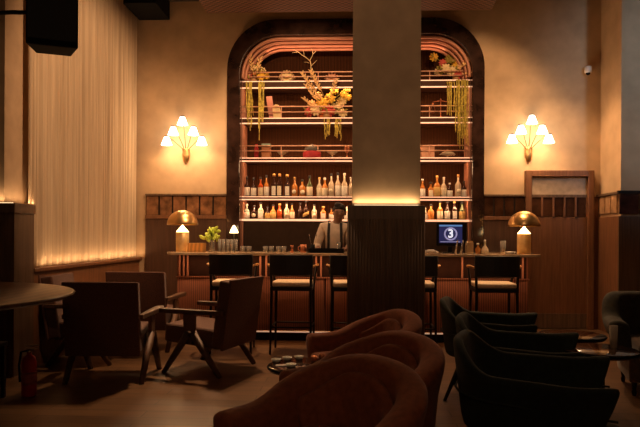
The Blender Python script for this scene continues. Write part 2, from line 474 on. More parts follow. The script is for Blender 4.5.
for k, ys in ((0, (71.5, 76)), (1, (106, 111.5)), (2, (145.5, 150.5))):
    m = MB()
    for y in ys:
        z = wz(330, y, SY0); m.tube([(SX0 - ux, SY0 + .02 - uy, z), (SX1 - ux, SY0 + .02 - uy, z)], .009, 6)
    for i in range(7):
        x = SX0 + (SX1 - SX0) * (i + .07) / 6.14 - ux
        m.tube([(x, SY0 + .02 - uy, tops[k]), (x, SY0 + .02 - uy, wz(330, ys[0], SY0))], .006, 6)
    m.build('gallery_rail', mat('polished_rose_brass', (.85, .50, .34), .5, .3), unit)
for x in (SX0, SX1 - .02):
    ub('side_panel', COPPERP, x, x + .02, SY0 + .02, SY1, .9, tops[0])
# LED light under every shelf
for k, zt in enumerate(tops):
    z = zt - thick[k] - .012
    area('shelf_led', ((SX0 + SX1) / 2, SY0 + .04, z), (R(22), 0, 0), SX1 - SX0 - .1, .02, (7, 9, 12, 15, 0.8)[k], (1, .50, .24))
    if k < 4: area('shelf_uplight', ((SX0 + SX1) / 2, SY1 - .03, zt + .02), (R(180), 0, 0), SX1 - SX0 - .1, .02, (1.2, 1.5, 2.5, 3.5)[k], (1, .48, .22))
area('arch_led', ((SX0 + SX1) / 2, SY0 + .05, IZ - .2), (R(180), 0, 0), 2.6, .03, 3, (1, .45, .25))

# back counter
bc = thing('back_counter', ((AX0 + AX1) / 2, YW - .3, 0), 0, 'dark back counter below the bottle shelves behind the bartender', 'counter')
hw = (AX1 - AX0) / 2
bx('cabinet', BLACKW, -hw, hw, .02, .22, 0, .88, bc)
bx('counter_top', mat('dark_stone', (.04, .03, .025), .3), -hw, hw, .0, .22, .88, .92, bc, .005)
bx('counter_top', mat('dark_stone', (.04, .03, .025), .3), IX0 + .03 - bc.location.x, IX1 - .03 - bc.location.x, .22, .41, .88, .92, bc)

# ------------------------------------------------------------------ bottles
AMB = mat('amber_glass', (.62, .24, .05), .1, trans=.25); CLR = mat('pale_spirit_glass', (.78, .64, .45), .1, trans=.25)
DKG = mat('dark_brown_glass', (.035, .012, .006), .1, trans=.15); GRG = mat('green_bottle_glass', (.10, .14, .05), .1, trans=.3)
REG = mat('orange_red_glass', (.55, .10, .02), .1, trans=.25); TLG = mat('pale_teal_glass', (.42, .52, .42), .2, trans=.3)
CAPB = mat('black_cap', (.02, .02, .02), .4); CAPG = mat('gold_cap', (.65, .38, .12), .3, 1.0); CAPW = mat('white_cap', (.75, .66, .55), .5)
GNAME = {'amb': ('amber', AMB), 'clr': ('clear', CLR), 'dk': ('dark brown', DKG), 'grn': ('green', GRG), 'red': ('orange-red', REG), 'teal': ('pale teal', TLG)}
LBL = {'w': ('white label', WHITEL), 'c': ('cream label', CREAMP), 'n': ('no label', None), 'g': ('gold label', mat('gold_label', (.62, .42, .14), .5)),
       'o': ('round cream label', CREAMP), 'd': ('slanted gold label', mat('gold_label', (.62, .42, .14), .5))}
CP = {'b': ('black cap', CAPB), 'g': ('gold cap', CAPG), 'w': ('white cap', CAPW)}
proto = {}
def bottle(x, y, z, h, r, g, lb, cpn, label, group, square=False):
    b = thing('bottle', (x, y, z), rnd.uniform(-.2, .2) if not square else rnd.uniform(-.1, .1), label, 'bottle', group)
    bh = h * .58
    prof = [(r * .9, 0), (r, .008), (r, bh * .92), (r * .85, bh), (r * .42, bh + h * .10), (r * .34, bh + h * .14), (r * .32, h * .93)]
    n = 4 if square else 14
    MB().lathe(prof, n=n, M=Matrix.Rotation(R(45), 4, 'Z') if square else None).build('bottle_body', GNAME[g][1], b, bevel=.004 if square else 0)
    MB().lathe([(r * .40, h * .88), (r * .42, h * .885), (r * .42, h * .995), (r * .36, h)], n=10).build('cap', CP[cpn][1], b)
    if LBL[lb][1]:
        lz0, lz1 = (bh * .10, bh * .80)
        rr = r * 1.03
        if square:
            q = r * .74
            MB().box((0, -q, (lz0 + lz1) / 2), (q * 1.5, .003, lz1 - lz0)).build('label', LBL[lb][1], b)
        elif lb == 'o':
            mm = Matrix.Translation((0, -r * .92, (lz0 + lz1) / 2)) @ Matrix.Rotation(R(90), 4, 'X')
            MB().lathe([(r * .7, -.001), (r * .7, .006)], n=14, M=mm).build('label', LBL[lb][1], b)
        elif lb == 'd':
            vs = []; fs = []
            for i in range(9):
                a = -PI + PI * i / 8; sl = (i - 4) * .008
                vs += [(rr * math.cos(a), rr * math.sin(a), lz0 + .03 + sl), (rr * math.cos(a), rr * math.sin(a), lz0 + .08 + sl)]
            for i in range(8): fs.append((2 * i, 2 * i + 2, 2 * i + 3, 2 * i + 1))
            o = MB().add(vs, fs).build('label', LBL[lb][1], b); k = o.modifiers.new('t', 'SOLIDIFY'); k.thickness = .001
        else:
            MB().lathe([(rr * .99, lz0), (rr, lz0 + .001), (rr, lz1 - .001), (rr * .99, lz1)], n=16).build('label', LBL[lb][1], b)
    return b
ordn = ['first', 'second', 'third', 'fourth', 'fifth', 'sixth', 'seventh', 'eighth', 'ninth', 'tenth', 'eleventh', 'twelfth', 'thirteenth', 'fourteenth', 'fifteenth', 'sixteenth']
def row(items, zt, shelfname, side, group):
    for i, (px, ytop, ybase, g, lb, cpn, wpx, sq) in enumerate(items):
        Y = SY0 + .13
        x = wx(px, Y); h = (ybase - ytop) / F * Y; r = wpx / 2 / F * Y * 1.1
        desc = '%s bottle with %s, %s on %s %s of pillar' % (GNAME[g][0], LBL[lb][0] if lb != 'n' else CP[cpn][0], ordn[i], shelfname, side)
        bottle(x, Y + rnd.uniform(-.015, .015), zt, h, r * (1.15 if sq else 1), g, lb, cpn, desc, group, sq)
def Z(a, s, o): return o + a / s
U = 'upper bottle shelf'; L = 'lower bottle shelf'
zx = lambda v: 235 + v / 5.33
r1 = [(62, 55, 'dk', 'w', 'b', 5.0, 0), (97, 62, 'dk', 'w', 'b', 5, 0), (135, 58, 'red', 'c', 'b', 4.6, 0), (167, 50, 'amb', 'w', 'b', 4.8, 0), (207, 42, 'dk', 'w', 'g', 5.6, 1),
      (237, 42, 'dk', 'c', 'g', 5.6, 1), (277, 45, 'dk', 'w', 'g', 5.8, 1), (317, 60, 'amb', 'o', 'g', 5.4, 0), (357, 72, 'amb', 'o', 'b', 6.2, 0), (396, 50, 'grn', 'c', 'b', 5.6, 0),
      (448, 60, 'clr', 'c', 'g', 4.8, 0), (477, 62, 'amb', 'c', 'w', 5.4, 0), (512, 40, 'clr', 'o', 'b', 5.2, 0), (547, 35, 'clr', 'w', 'b', 5.2, 0), (582, 38, 'clr', 'w', 'w', 5.4, 0), (615, 60, 'clr', 'n', 'w', 4.0, 0)]
row([(zx(a), 165 + b / 5.33, 196, g, l_, c_, w, s) for a, b, g, l_, c_, w, s in r1], tops[3], U, 'left', 'bottles on the upper bottle shelf')
r2 = [(62, 208, 'teal', 'w', 'w', 5.2, 0), (103, 215, 'dk', 'o', 'b', 5.2, 0), (137, 200, 'clr', 'w', 'b', 6.0, 1), (173, 222, 'dk', 'g', 'b', 4.8, 0), (203, 212, 'amb', 'g', 'b', 5.4, 0),
      (237, 205, 'red', 'n', 'g', 5.8, 1), (275, 200, 'clr', 'o', 'b', 5.2, 0), (303, 205, 'amb', 'c', 'b', 4.6, 0), (347, 200, 'dk', 'n', 'b', 5.0, 0), (377, 188, 'dk', 'd', 'b', 5.6, 0),
      (422, 208, 'clr', 'o', 'b', 5.0, 0), (470, 220, 'amb', 'w', 'g', 6.4, 1), (513, 232, 'amb', 'w', 'b', 4.4, 0), (596, 222, 'clr', 'w', 'w', 4.8, 0)]
row([(zx(a), 165 + b / 5.33, 219.3, g, l_, c_, w, s) for a, b, g, l_, c_, w, s in r2], tops[4], L, 'left', 'bottles on the lower bottle shelf')
zr = lambda v: 415 + v / 7.1
r3 = [(52, 92, 'amb', 'w', 'w', 5.0, 0), (110, 115, 'amb', 'c', 'b', 5.8, 1), (155, 70, 'amb', 'g', 'g', 6.2, 0), (203, 80, 'clr', 'c', 'w', 5.0, 0), (245, 120, 'dk', 'w', 'w', 4.8, 0), (303, 62, 'clr', 'o', 'g', 5.6, 0), (347, 108, 'dk', 'w', 'b', 4.6, 0)]
row([(zr(a), 165 + b / 7.1, 196.3, g, l_, c_, w, s) for a, b, g, l_, c_, w, s in r3], tops[3], U, 'right', 'bottles on the upper bottle shelf')
r4 = [(72, 310, 'clr', 'w', 'w', 4.4, 0), (112, 285, 'amb', 'n', 'b', 6.0, 0), (175, 262, 'amb', 'c', 'b', 5.2, 0), (228, 262, 'dk', 'w', 'b', 4.8, 0), (277, 262, 'dk', 'w', 'g', 5.8, 1), (332, 268, 'grn', 'g', 'b', 5.6, 0)]
row([(zr(a), 165 + b / 7.1, 220.6, g, l_, c_, w, s) for a, b, g, l_, c_, w, s in r4], tops[4], L, 'right', 'bottles on the lower bottle shelf')

# ------------------------------------------------------------------ decor on the shelves
def blossom(c, r, petals=9):
    m = MB(); c = Vector(c)
    m.sphere(c, r * .35, 8, 6)
    for ring, (n, tilt, rr) in enumerate(((petals, .25, 1.0), (petals - 2, .9, .75))):
        for i in range(n):
            a = 2 * PI * i / n + ring * .4
            M = Matrix.Translation(c) @ Matrix.Rotation(a, 4, 'Y') @ Matrix.Rotation(-tilt, 4, 'X')
            m.sphere((0, 0, 0), (1, 1, 1), 6, 4, M @ Matrix.Translation((0, -.1 * r, r * .6 * rr)) @ Matrix.Diagonal((r * .28, r * .12, r * .5 * rr, 1)))
    return m
def arrangement(px, Y, base_z, label, spots, trail=None, plumes=None, stand=.07, greens=0):
    """spots: (px, py, radius px, material)  trail: (px0, px1, py0, py1, n)"""
    x = wx(px, Y); t = thing('flower_arrangement', (x, Y, base_z), 0, label, 'flowers')
    MB().lathe([(.035, 0), (.05, .02), (.055, .06), (.04, stand + .02)], n=14).build('vase', mat('ochre_ceramic', (.45, .24, .09), .4), t)
    st = MB()
    for (bx_, by, br, m) in spots:
        p = atY(bx_, by, Y - .02 + rnd.uniform(-.04, .04)) - Vector((x, Y, base_z)); r = br / F * Y
        blossom(p, r * 1.35).build('blossom', m, t)
        st.tube([(0, 0, stand), (p.x * .4, p.y * .5, stand + (p.z - stand) * .6), tuple(p)], .004, 5)
    st.build('stem', OLV, t)
    if plumes:
        pm = MB()
        for (a0, b0, a1, b1, n) in plumes:
            A = atY(a0, b0, SY0 - .03) - t.location; B = atY(a1, b1, SY0 - .08) - t.location
            pm.tube([A, B], .004, 5)
            for i in range(n):
                p = A.lerp(B, .25 + .75 * i / n); d = (B - A).normalized()
                sd = 1 if i % 2 else -1
                q = p + d * .06 + Vector((sd * .035, rnd.uniform(-.02, .02), 0)) 
                pm.tube([p, p.lerp(q, .5), q], [.006, .014, .003], 5)
        pm.build('plume', DRY, t)
    if greens:
        gm = MB()
        for i in range(greens):
            bx_, by, br, _ = rnd.choice(spots)
            p = atY(bx_ + rnd.uniform(-5, 5), by + rnd.uniform(-4, 4), Y - .03 + rnd.uniform(-.06, .05)) - t.location
            a = rnd.uniform(0, 2 * PI)
            M = Matrix.Translation(p) @ Matrix.Rotation(a, 4, 'Y') @ Matrix.Rotation(rnd.uniform(-.6, .6), 4, 'X')
            gm.sphere((0, 0, 0), (1, 1, 1), 6, 4, M @ Matrix.Diagonal((.012, .004, .035, 1)))
        gm.build('foliage', OLV, t)
    if trail:
        tm = MB()
        for (p0, p1, y0, y1, n) in trail:
            for i in range(n):
                q = rnd.uniform(p0, p1); e_ = y0 + (y1 - y0) * rnd.uniform(.55, 1)
                yy = SY0 - .045 + rnd.uniform(-.03, .012)
                top = atY(q, y0, yy); bot = atY(q + rnd.uniform(-1.5, 1.5), e_, yy)
                top = top - t.location; bot = bot - t.location
                pts = [top + (bot - top) * k / 7 + Vector((rnd.uniform(-.006, .006), rnd.uniform(-.004, .004), 0)) for k in range(8)]
                tm.tube([Vector((pts[0].x, .0, pts[0].z + .02))] + pts, [.003] + [rnd.uniform(.004, .009) for _ in range(8)], 5)
        tm.build('trailing_stems', mat('yellow_green_trails', (.75, .55, .10), .7, nscale=30, namt=.5), t)
    return t
FY = SY0 + .10
arrangement(253, FY, tops[0], 'trailing flower arrangement at the far left of the top shelf',
    [(248, 75, 3.2, RED_PET), (253, 72, 3.5, ORG), (261, 76, 3.5, YEL), (257, 68, 3.4, CRM_PET), (252, 64, 3, RED_PET), (262, 71, 3, CRM_PET), (266, 76, 2.6, YEL), (245, 79, 2.4, CRM_PET)],
    trail=[(246, 252, 82, 132, 8), (258, 264, 82, 142, 9)], plumes=[(254, 76, 250, 56, 8), (257, 74, 260, 58, 6)], greens=16)
arrangement(326, FY, tops[1], 'large dried bouquet of yellow, cream and red blossoms on second shelf left of pillar',
    [(309, 112, 3.6, RED_PET), (316, 110, 4.2, CRM_PET), (322, 103, 4.4, YEL), (329, 111, 4.6, RED_PET), (337, 108, 4.4, CRM_PET), (330, 98, 4.0, YEL), (342, 101, 3.4, CRM_PET), (344, 94, 3, YEL),
     (347, 88, 3, YEL), (334, 90, 3.2, YEL), (312, 104, 3.2, DRY), (322, 113, 4, ORG), (343, 113, 3.4, CRM_PET), (318, 96, 3.2, DRY), (348, 97, 2.6, YEL)],
    trail=[(324, 330, 119, 140, 6), (335, 341, 119, 145, 6)], plumes=[(322, 100, 302, 72, 14), (325, 98, 311, 70, 14), (320, 104, 306, 84, 10), (330, 98, 336, 80, 8), (314, 106, 304, 98, 6)], greens=30)
arrangement(455, FY, tops[0], 'trailing flower arrangement at the far right of the top shelf',
    [(434, 57, 3.2, YEL), (446, 68, 3.6, CRM_PET), (443, 63, 3.0, RED_PET), (452, 71, 3.8, CRM_PET), (449, 59, 3.0, OLV), (458, 75, 3.2, RED_PET), (438, 72, 3, CRM_PET), (462, 66, 3.6, DRY), (468, 60, 3.2, DRY), (456, 64, 3.0, YEL)],
    trail=[(447, 455, 82, 118, 8), (456, 468, 80, 150, 20)], plumes=[(458, 72, 470, 56, 8), (462, 74, 474, 72, 6)], greens=26)
def deco(name, px, Y, z, label, cat, rz=0):
    return thing(name, (wx(px, Y), Y, z), rz, label, cat)
# cream shell
t = deco('shell_ornament', 286, FY, tops[0], 'cream ribbed shell ornament on the top shelf left of pillar', 'ornament')
m = MB()
for i in range(9):
    a = PI * (i + .5) / 9; m.tube([(0, 0, .03), (.07 * math.cos(a), -.04, .04 + .07 * math.sin(a)), (.115 * math.cos(a), 0, .04 + .135 * math.sin(a))], [.016, .026, .018], 7)
m.build('shell_ribs', CRM_PET, t); MB().lathe([(.05, 0), (.055, .01), (.03, .04)], n=14).build('foot', CRM_PET, t)
t = deco('shell_ornament', 331, FY, tops[0], 'orange and white shell ornament beside the bare branch on top shelf', 'ornament')
m = MB()
for i in range(7):
    a = PI * (i + .5) / 7; m.tube([(0, 0, .02), (.07 * math.cos(a), -.03, .03 + .06 * math.sin(a)), (.11 * math.cos(a), 0, .03 + .11 * math.sin(a))], [.014, .022, .012], 7)
m.build('shell_ribs', PEACH, t); MB().lathe([(.04, 0), (.045, .01), (.02, .03)], n=14).build('foot', CRM_PET, t)
# bare branch
t = deco('bare_branch', 311, FY, tops[0], 'bare forked branch standing on the top shelf', 'branch')
m = MB()
def br(a, b, r0, r1):
    A = atY(a[0], a[1], FY) - t.location; B = atY(b[0], b[1], FY - .02) - t.location
    A = Vector((A.x, A.y, A.z)); m.tube([A, A.lerp(B, .5) + Vector((.006, 0, .004)), B], [r0, (r0 + r1) / 2, r1], 6)
for a, b, r0, r1 in (((311, 78), (311, 70), .011, .009), ((311, 70), (310, 60), .009, .007), ((310, 61), (302, 55), .007, .005), ((302, 55), (293, 49), .005, .002), ((310, 60), (313, 54), .006, .004),
                     ((313, 54), (311, 48), .004, .002), ((313, 54), (316, 51), .004, .002), ((304, 56), (303, 50), .004, .002), ((311, 66), (317, 60), .005, .002), ((298, 52), (292, 53), .003, .001), ((309, 63), (304, 62), .004, .002)):
    br(a, b, r0, r1)
m.build('branch_wood', CRM_PET, t); MB().lathe([(.05, 0), (.05, .02), (.02, .04)], n=14).build('foot', BRASS, t)
# cards / books leaning on shelf 2
t = deco('greeting_card', 270, FY, tops[1], 'dusty pink card leaning on the second shelf', 'card', R(10))
MB().box((0, 0, .17), (.09, .012, .34), rot=Matrix.Rotation(R(-9), 3, 'Y')).build('card_sheet', PINKC, t, .004)
t = deco('greeting_card', 277, FY - .05, tops[1], 'cream round-topped card in front of the pink card', 'card', R(-6))
poly = [(-.06, 0), (.06, 0), (.06, .14)] + [(.06 * math.cos(PI * i / 8), .14 + .07 * math.sin(PI * i / 8)) for i in range(1, 8)] + [(-.06, .14)]
MB().prism(poly, -.006, .006, Matrix.Rotation(R(90), 4, 'X') @ Matrix.Rotation(R(8), 4, 'Z')).build('card_sheet', CRM_PET, t)
# third shelf items
t = deco('vase', 256, FY, tops[2], 'narrow red vase at the left end of the third shelf', 'vase')
MB().lathe([(.02, 0), (.032, .01), (.034, .14), (.018, .19), (.022, .21)], n=14).build('vase_body', REDV, t)
t = deco('gift_box', 266, FY, tops[2], 'pale teal round-cornered box on the third shelf', 'box')
MB().box((0, 0, .085), (.13, .12, .17)).build('box_body', mat('rust_box', (.45, .18, .07), .6), t, .01)
MB().box((0, 0, .19), (.135, .125, .045)).build('lid', TEAL, t, .008)
def dish(px, label, r=.09):
    t = deco('glass_dish', px, FY, tops[2], label, 'dish')
    MB().lathe([(.04, 0), (.04, .008), (.008, .015), (.008, .045), (r * .5, .06), (r, .10), (r - .004, .10), (r * .5, .065), (.004, .052)], n=20).build('dish_bowl', mat('warm_cut_glass', (.9, .72, .5), .12, trans=.5), t)
dish(282, 'footed glass dish beside the teal box on the third shelf')
dish(332, 'footed glass dish under the large bouquet on the third shelf')
t = deco('display_dome', 311.5, FY, tops[2], 'wide red cushion under a grey glass dome on third shelf', 'ornament')
MB().lathe([(.13, 0), (.135, .01), (.135, .085), (.12, .10)], n=24).build('red_base', REDV, t)
MB().lathe([(.115, .10), (.115, .14), (.09, .18), (.03, .195), (.02, .215)], n=24).build('dome', mat('smoked_glass', (.25, .22, .19), .1, trans=.4), t)
t = deco('goblet', 346.5, FY, tops[2], 'small copper goblet beside the pillar on third shelf', 'goblet')
MB().lathe([(.035, 0), (.035, .008), (.008, .02), (.008, .08), (.03, .10), (.042, .14), (.040, .19), (.036, .19)], n=16).build('goblet_cup', COPPER, t)
t = deco('gift_box', 427, FY, tops[2], 'peach box beside the pillar on the third shelf', 'box')
MB().box((0, 0, .075), (.19, .14, .15)).build('box_body', PEACH, t, .006); MB().box((0, 0, .165), (.195, .145, .03)).build('lid', PEACH, t, .004)
t = deco('glass_dish', 447, FY, tops[2], 'wide glass dish with lid below the hanging stems at right', 'dish')
MB().lathe([(.05, 0), (.05, .008), (.01, .015), (.01, .035), (.115, .045), (.12, .055), (.08, .09), (.02, .11), (.015, .13)], n=20).build('dish_bowl', mat('warm_cut_glass', (.9, .72, .5), .12, trans=.5), t)
# balance scale
t = deco('balance_scale', 440, FY, tops[1], 'small balance scale on the second shelf right of pillar', 'scale')
MB().lathe([(.05, 0), (.05, .012), (.012, .02), (.007, .04), (.007, .27), (.012, .28), (0.002, .29)], n=12).build('stand', COPPER, t)
MB().tube([(-.12, 0, .24), (0, 0, .26), (.12, 0, .24)], .005, 6).build('beam', COPPER, t)
for s in (-1, 1):
    x = s * .115
    MB().tube([(x, 0, .24), (x - .04, 0, .10)], .0025, 5).tube([(x, 0, .24), (x + .04, 0, .10)], .0025, 5).lathe([(.015, .075), (.045, .10), (.043, .102), (.012, .08)], (x, 0, 0), 14).build('pan', COPPER, t)

# ------------------------------------------------------------------ bar counter
BY = 7.32; BZ = 1.10
BX0, BX1 = wx(163, BY), wx(545, BY); PX0, PX1 = wx(176, BY + .2), wx(530, BY + .2)
bar = thing('bar_counter', ((BX0 + BX1) / 2, BY + .35, 0), 0, 'long dark wood bar counter with thin stone top and rounded ends', 'bar counter')
ox, oy = bar.location.x, bar.location.y
hb = (BX1 - BX0) / 2; d0, d1 = -.35, .33
poly = []
rc = .20
for cx_, cy_, a0 in ((hb - rc, d0 + rc, -90), (hb - rc, d1 - rc, 0), (-hb + rc, d1 - rc, 90), (-hb + rc, d0 + rc, 180)):
    for i in range(9): a = R(a0 + 90 * i / 8); poly.append((cx_ + rc * math.cos(a), cy_ + rc * math.sin(a)))
MB().prism(poly, BZ - .035, BZ).build('counter_top', STONE, bar, .006)
p0, p1 = PX0 - ox, PX1 - ox
fy = -.13
bx('carcass', WOODB, p0, p1, fy + .05, .28, .10, BZ - .035, bar)
bx('plinth', BLACKW, p0 + .02, p1 - .02, fy + .06, .26, 0, .10, bar)
# lower fluted panels, proud of the recessed band above
m = MB(); zt = wz(300, 277, BY + .22)
nx = int((p1 - p0) / .04); seam = [p0 + (p1 - p0) * i / 7 for i in range(8)]
for j in range(7):
    a, b = seam[j] + .012, seam[j + 1] - .012
    pm = MB().box(((a + b) / 2, fy + .025, (zt + .10) / 2), (b - a, .05, zt - .10))
    n = 48
    for i in range(n): pm.tube([(a + (b - a) * (i + .5) / n, fy, .12), (a + (b - a) * (i + .5) / n, fy, zt - .02)], .0028, 5)
    pm.build('front_panel', WOODB, bar)
bx('recess_shade', mat('recess_shade_red', (.03, .012, .007), .8, spec=.2), p0 + .03, p1 - .03, fy + .043, fy + .049, zt, BZ - .036, bar)  # dark sheet standing in for the shade of the open recess
bx('panel_cap', WOODB, p0, p1, fy - .01, fy + .05, zt - .02, zt, bar, .004)
m = MB()
for cx_ in (179, 183, 187, 260, 266, 316, 321, 463, 517, 524):
    x = wx(cx_, BY + .2) - ox; m = MB().box((x, fy + .025, (zt + BZ - .035) / 2), (.022, .03, BZ - .037 - zt)); m.build('copper_bracket', COPPERP, bar, .004)
zr_ = wz(320, 332, BY + .12)
m = MB().tube([(p0 + .05, fy - .10, zr_), (p1 - .05, fy - .10, zr_)], .014, 8)
m.build('foot_rail', BRASS, bar)
bx('kick_light', mat('kick_led_glow', (.9, .8, .7), .5, emit=(1, .60, .38), estr=.42), p0 + .05, p1 - .05, fy - .118, fy - .114, zr_ - .007, zr_ + .007, bar)
for i in range(6):
    x = p0 + .1 + (p1 - p0 - .2) * i / 5
    MB().tube([(x, fy - .10, zr_), (x, fy + .01, zr_ - .02)], .012, 6).build('rail_bracket', BRASS, bar)
area('bar_led', (ox, oy + d0 + .10, BZ - .05), (R(8), 0, 0), p1 - p0 - .1, .03, 8, (1, .46, .20))
area('kick_led', (ox, oy + fy + .03, .30), (R(-6), 0, 0), p1 - p0 - .1, .02, .01, (1, .5, .2))

# ------------------------------------------------------------------ bar stools
st0 = None
def make_stool(loc, rz, label):
    t = thing('bar_stool', loc, rz, label, 'bar stool', 'bar stools along the counter')
    H = .80; w = .24
    MB().box((0, .03, H - .025), (.44, .42, .055)).build('seat', CREAML, t, .02)
    MB().box((0, .03, H - .075), (.46, .44, .045)).build('seat_frame', BLACKW, t, .006)
    vs = []; fs = []
    for i in range(11):
        a = -1 + 2 * i / 10; x = a * w; y = -.24 + .07 * (a * a)
        for dy in (-.015, .015):
            for z in (.875, 1.10): vs.append((x, y + dy, z))
    for i in range(10):
        o = i * 4; p = o + 4
        fs += [(o, p, p + 1, o + 1), (o + 2, o + 3, p + 3, p + 2), (o + 1, p + 1, p + 3, o + 3), (o, o + 2, p + 2, p)]
    fs += [(0, 1, 3, 2), (40, 42, 43, 41)]
    MB().add(vs, fs, False).build('backrest', BLACKL, t, .008)
    for s in (-1, 1):
        MB().tube([(s * (w - .005), -.165, .97), (s * (w + .035), -.06, .985), (s * (w + .04), .06, .98), (s * (w + .02), .12, .97)], .013, 8).build('arm', ORANGEW, t)
        MB().tube([(s * (w - .01), -.175, 1.09), (s * .215, -.165, .72), (s * .225, -.19, 0)], [.015, .016, .012], 8).build('leg', BLACKW, t)
        MB().tube([(s * (w + .02), .12, .97), (s * .215, .215, .70), (s * .225, .225, 0)], [.012, .016, .012], 8).build('leg', BLACKW, t)
    fr = MB(); z = .30
    fr.tube([(-.222, -.18, z), (.222, -.18, z)], .010, 6).tube([(-.222, .222, z), (.222, .222, z)], .010, 6)
    fr.tube([(-.222, -.18, z), (-.222, .222, z)], .010, 6).tube([(.222, -.18, z), (.222, .222, z)], .010, 6)
    fr.build('footrest', BLACKW, t)
    return t
SYY = 6.86
for i, (px, lb, rz) in enumerate(((233, 'black-backed bar stool with cream seat nearest the bar\'s left lamp', .07), (293, 'black-backed bar stool with cream seat directly in front of the white-shirted bartender\'s left', -.02),
                              (352, 'bar stool mostly hidden behind the left side of the central pillar', 0), (414, 'bar stool half hidden behind the right side of the central pillar', .0),
                              (494, 'black-backed bar stool with cream seat nearest the bar\'s right lamp', -.03))):
    loc = (wx(px, SYY), SYY, 0)
    if i == 0: st0 = make_stool(loc, rz, lb)
    else: dup(st0, loc, rz, lb)

# ------------------------------------------------------------------ mushroom lamps
def lamp(px, label):
    Y = BY + .33; t = thing('table_lamp', (wx(px, Y), Y, BZ), 0, label, 'lamp', 'brass mushroom lamps on the bar')
    MB().lathe([(.078, 0), (.082, .005), (.082, .24), (.078, .245)], n=28).build('lamp_base', mat('glow_lit_brass', (.95, .70, .36), .45, .8), t)  # brass lightened: the cone's light on the base is in the colour
    MB().lathe([(.080, .247), (.079, .25), (.006, .335)], n=28).build('light_cone', GLOW, t)
    MB().tube([(0, 0, .33), (0, 0, .52)], .006, 8).build('stem', BRASS, t)
    prof = []
    r = .195
    for i in range(13): a = PI / 2 * i / 12; prof.append((max(.002, r * math.cos(a)), .335 + r * .98 * math.sin(a)))
    pin = [(max(.001, q[0] - .005), q[1] - .006 if i else q[1]) for i, q in enumerate(prof)]
    n = 32; vs = []; fs = []; full = prof[::-1] + pin
    for rr, z in full:
        for i in range(n): a = 2 * PI * i / n; vs.append((rr * math.cos(a), rr * math.sin(a), z))
    for j in range(len(full) - 1):
        for i in range(n): k = (i + 1) % n; fs.append((j * n + i, (j + 1) * n + i, (j + 1) * n + k, j * n + k))
    MB().add(vs, fs).build('lamp_shade', BRASS, t)
    point('lamp_bulb', (t.location.x, t.location.y, BZ + .40), 5.5, (1, .60, .26), .03)
    return t
lamp(182.5, 'brass mushroom lamp with glowing cone at the left end of the bar')
lamp(524, 'brass mushroom lamp with glowing cone at the right end of the bar')

# ------------------------------------------------------------------ things on the bar
def glass(px, Y, z, h, r, label, group=None, name='tumbler', cat='glass', liquid=None):
    t = thing(name, (wx(px, Y), Y, z), 0, label, cat, group)
    MB().lathe([(r * .8, 0), (r * .85, .004), (r, h), (r - .003, h), (r * .78, .012), (.001, .012)], n=16).build('glass_wall', GLASS, t)
    if liquid: MB().lathe([(r * .75, .013), (r * .88, h * .6)], n=14).build('drink', liquid, t)
    return t
GY = BY + .2
t = thing('wooden_caddy', (wx(197, GY), GY, BZ), 0, 'honey-coloured wooden caddy beside the left mushroom lamp', 'caddy')
m = MB().box((0, 0, .008), (.20, .14, .016)).box((0, -.065, .06), (.20, .01, .10)).box((0, .065, .06), (.20, .01, .10)).box((-.095, 0, .06), (.01, .12, .10)).box((.095, 0, .06), (.01, .12, .10))
m.build('caddy_box', ORANGEW, t)
MB().box((0, -.02, .085), (.17, .06, .05)).build('menu_cards', mat('beige_paper', (.6, .4, .2), .7), t)
t = thing('leafy_posy', (wx(211, GY), GY + .05, BZ), 0, 'bright green leafy posy in a glass vase on the bar', 'plant')
MB().lathe([(.035, 0), (.04, .005), (.032, .13), (.036, .15), (.033, .15), (.03, .02), (.001, .015)], n=16).build('vase', GLASS, t)
m = MB(); lf = MB()
for i in range(46):
    a = rnd.uniform(0, 2 * PI); rr = rnd.uniform(.02, .13); z = rnd.uniform(.14, .30)
    p = Vector((rr * math.cos(a), rr * math.sin(a) * .7, z))
    if i % 3 == 0: m.tube([(0, 0, .02), (p.x * .3, p.y * .3, .15), tuple(p)], .0025, 5)
    M = Matrix.Translation(p) @ Matrix.Rotation(a, 4, 'Z') @ Matrix.Rotation(rnd.uniform(.3, 1.9), 4, 'Y')
    lf.sphere((0, 0, 0), (1, 1, 1), 6, 4, M @ Matrix.Diagonal((.024, .005, .044, 1)) @ Matrix.Rotation(rnd.uniform(0, 3), 4, 'Z'))
m.build('stem', GRN, t); lf.build('leaves', mat('bright_leaf', (.55, .66, .10), .6), t)
hi = ['narrow highball glass right beside the leafy posy', 'second highball glass to the right of the leafy posy', 'third highball glass to the right of the leafy posy', 'fourth highball glass to the right of the leafy posy', 'rightmost highball glass before the first bar stool']
for i, px in enumerate((219.5, 223.5, 228, 232, 236)): glass(px, GY, BZ, .16, .022, hi[i], 'highball glasses beside the posy', 'highball_glass')
tl = ['short tumbler left of a pair on the bar above the first stool', 'short tumbler right of a pair on the bar above the first stool', 'first of four short glasses above the second stool', 'second of four short glasses above the second stool', 'third of four short glasses above the second stool', 'fourth of four short glasses above the second stool']
for i, px in enumerate((243, 249, 265.5, 271.5, 278.5, 284)): glass(px, GY, BZ, .075, .032, tl[i], 'short tumblers on the bar')
t = thing('cocktail_jigger', (wx(292, GY), GY, BZ), 0, 'copper jigger on the bar left of the small copper mug', 'jigger')
MB().lathe([(.025, 0), (.008, .05), (.022, .09), (.02, .09), (.004, .055)], n=14).build('jigger_cup', COPPER, t)
t = thing('copper_mug', (wx(303.5, GY), GY, BZ), 0, 'copper mug on the bar left of the black bar mat', 'mug')
MB().lathe([(.035, 0), (.038, .005), (.038, .10), (.035, .10), (.034, .01), (.001, .01)], n=18).build('mug_body', COPPER, t)
MB().tube([(-.037, 0, .08), (-.065, 0, .07), (-.065, 0, .035), (-.037, 0, .025)], .005, 6).build('handle', COPPER, t)
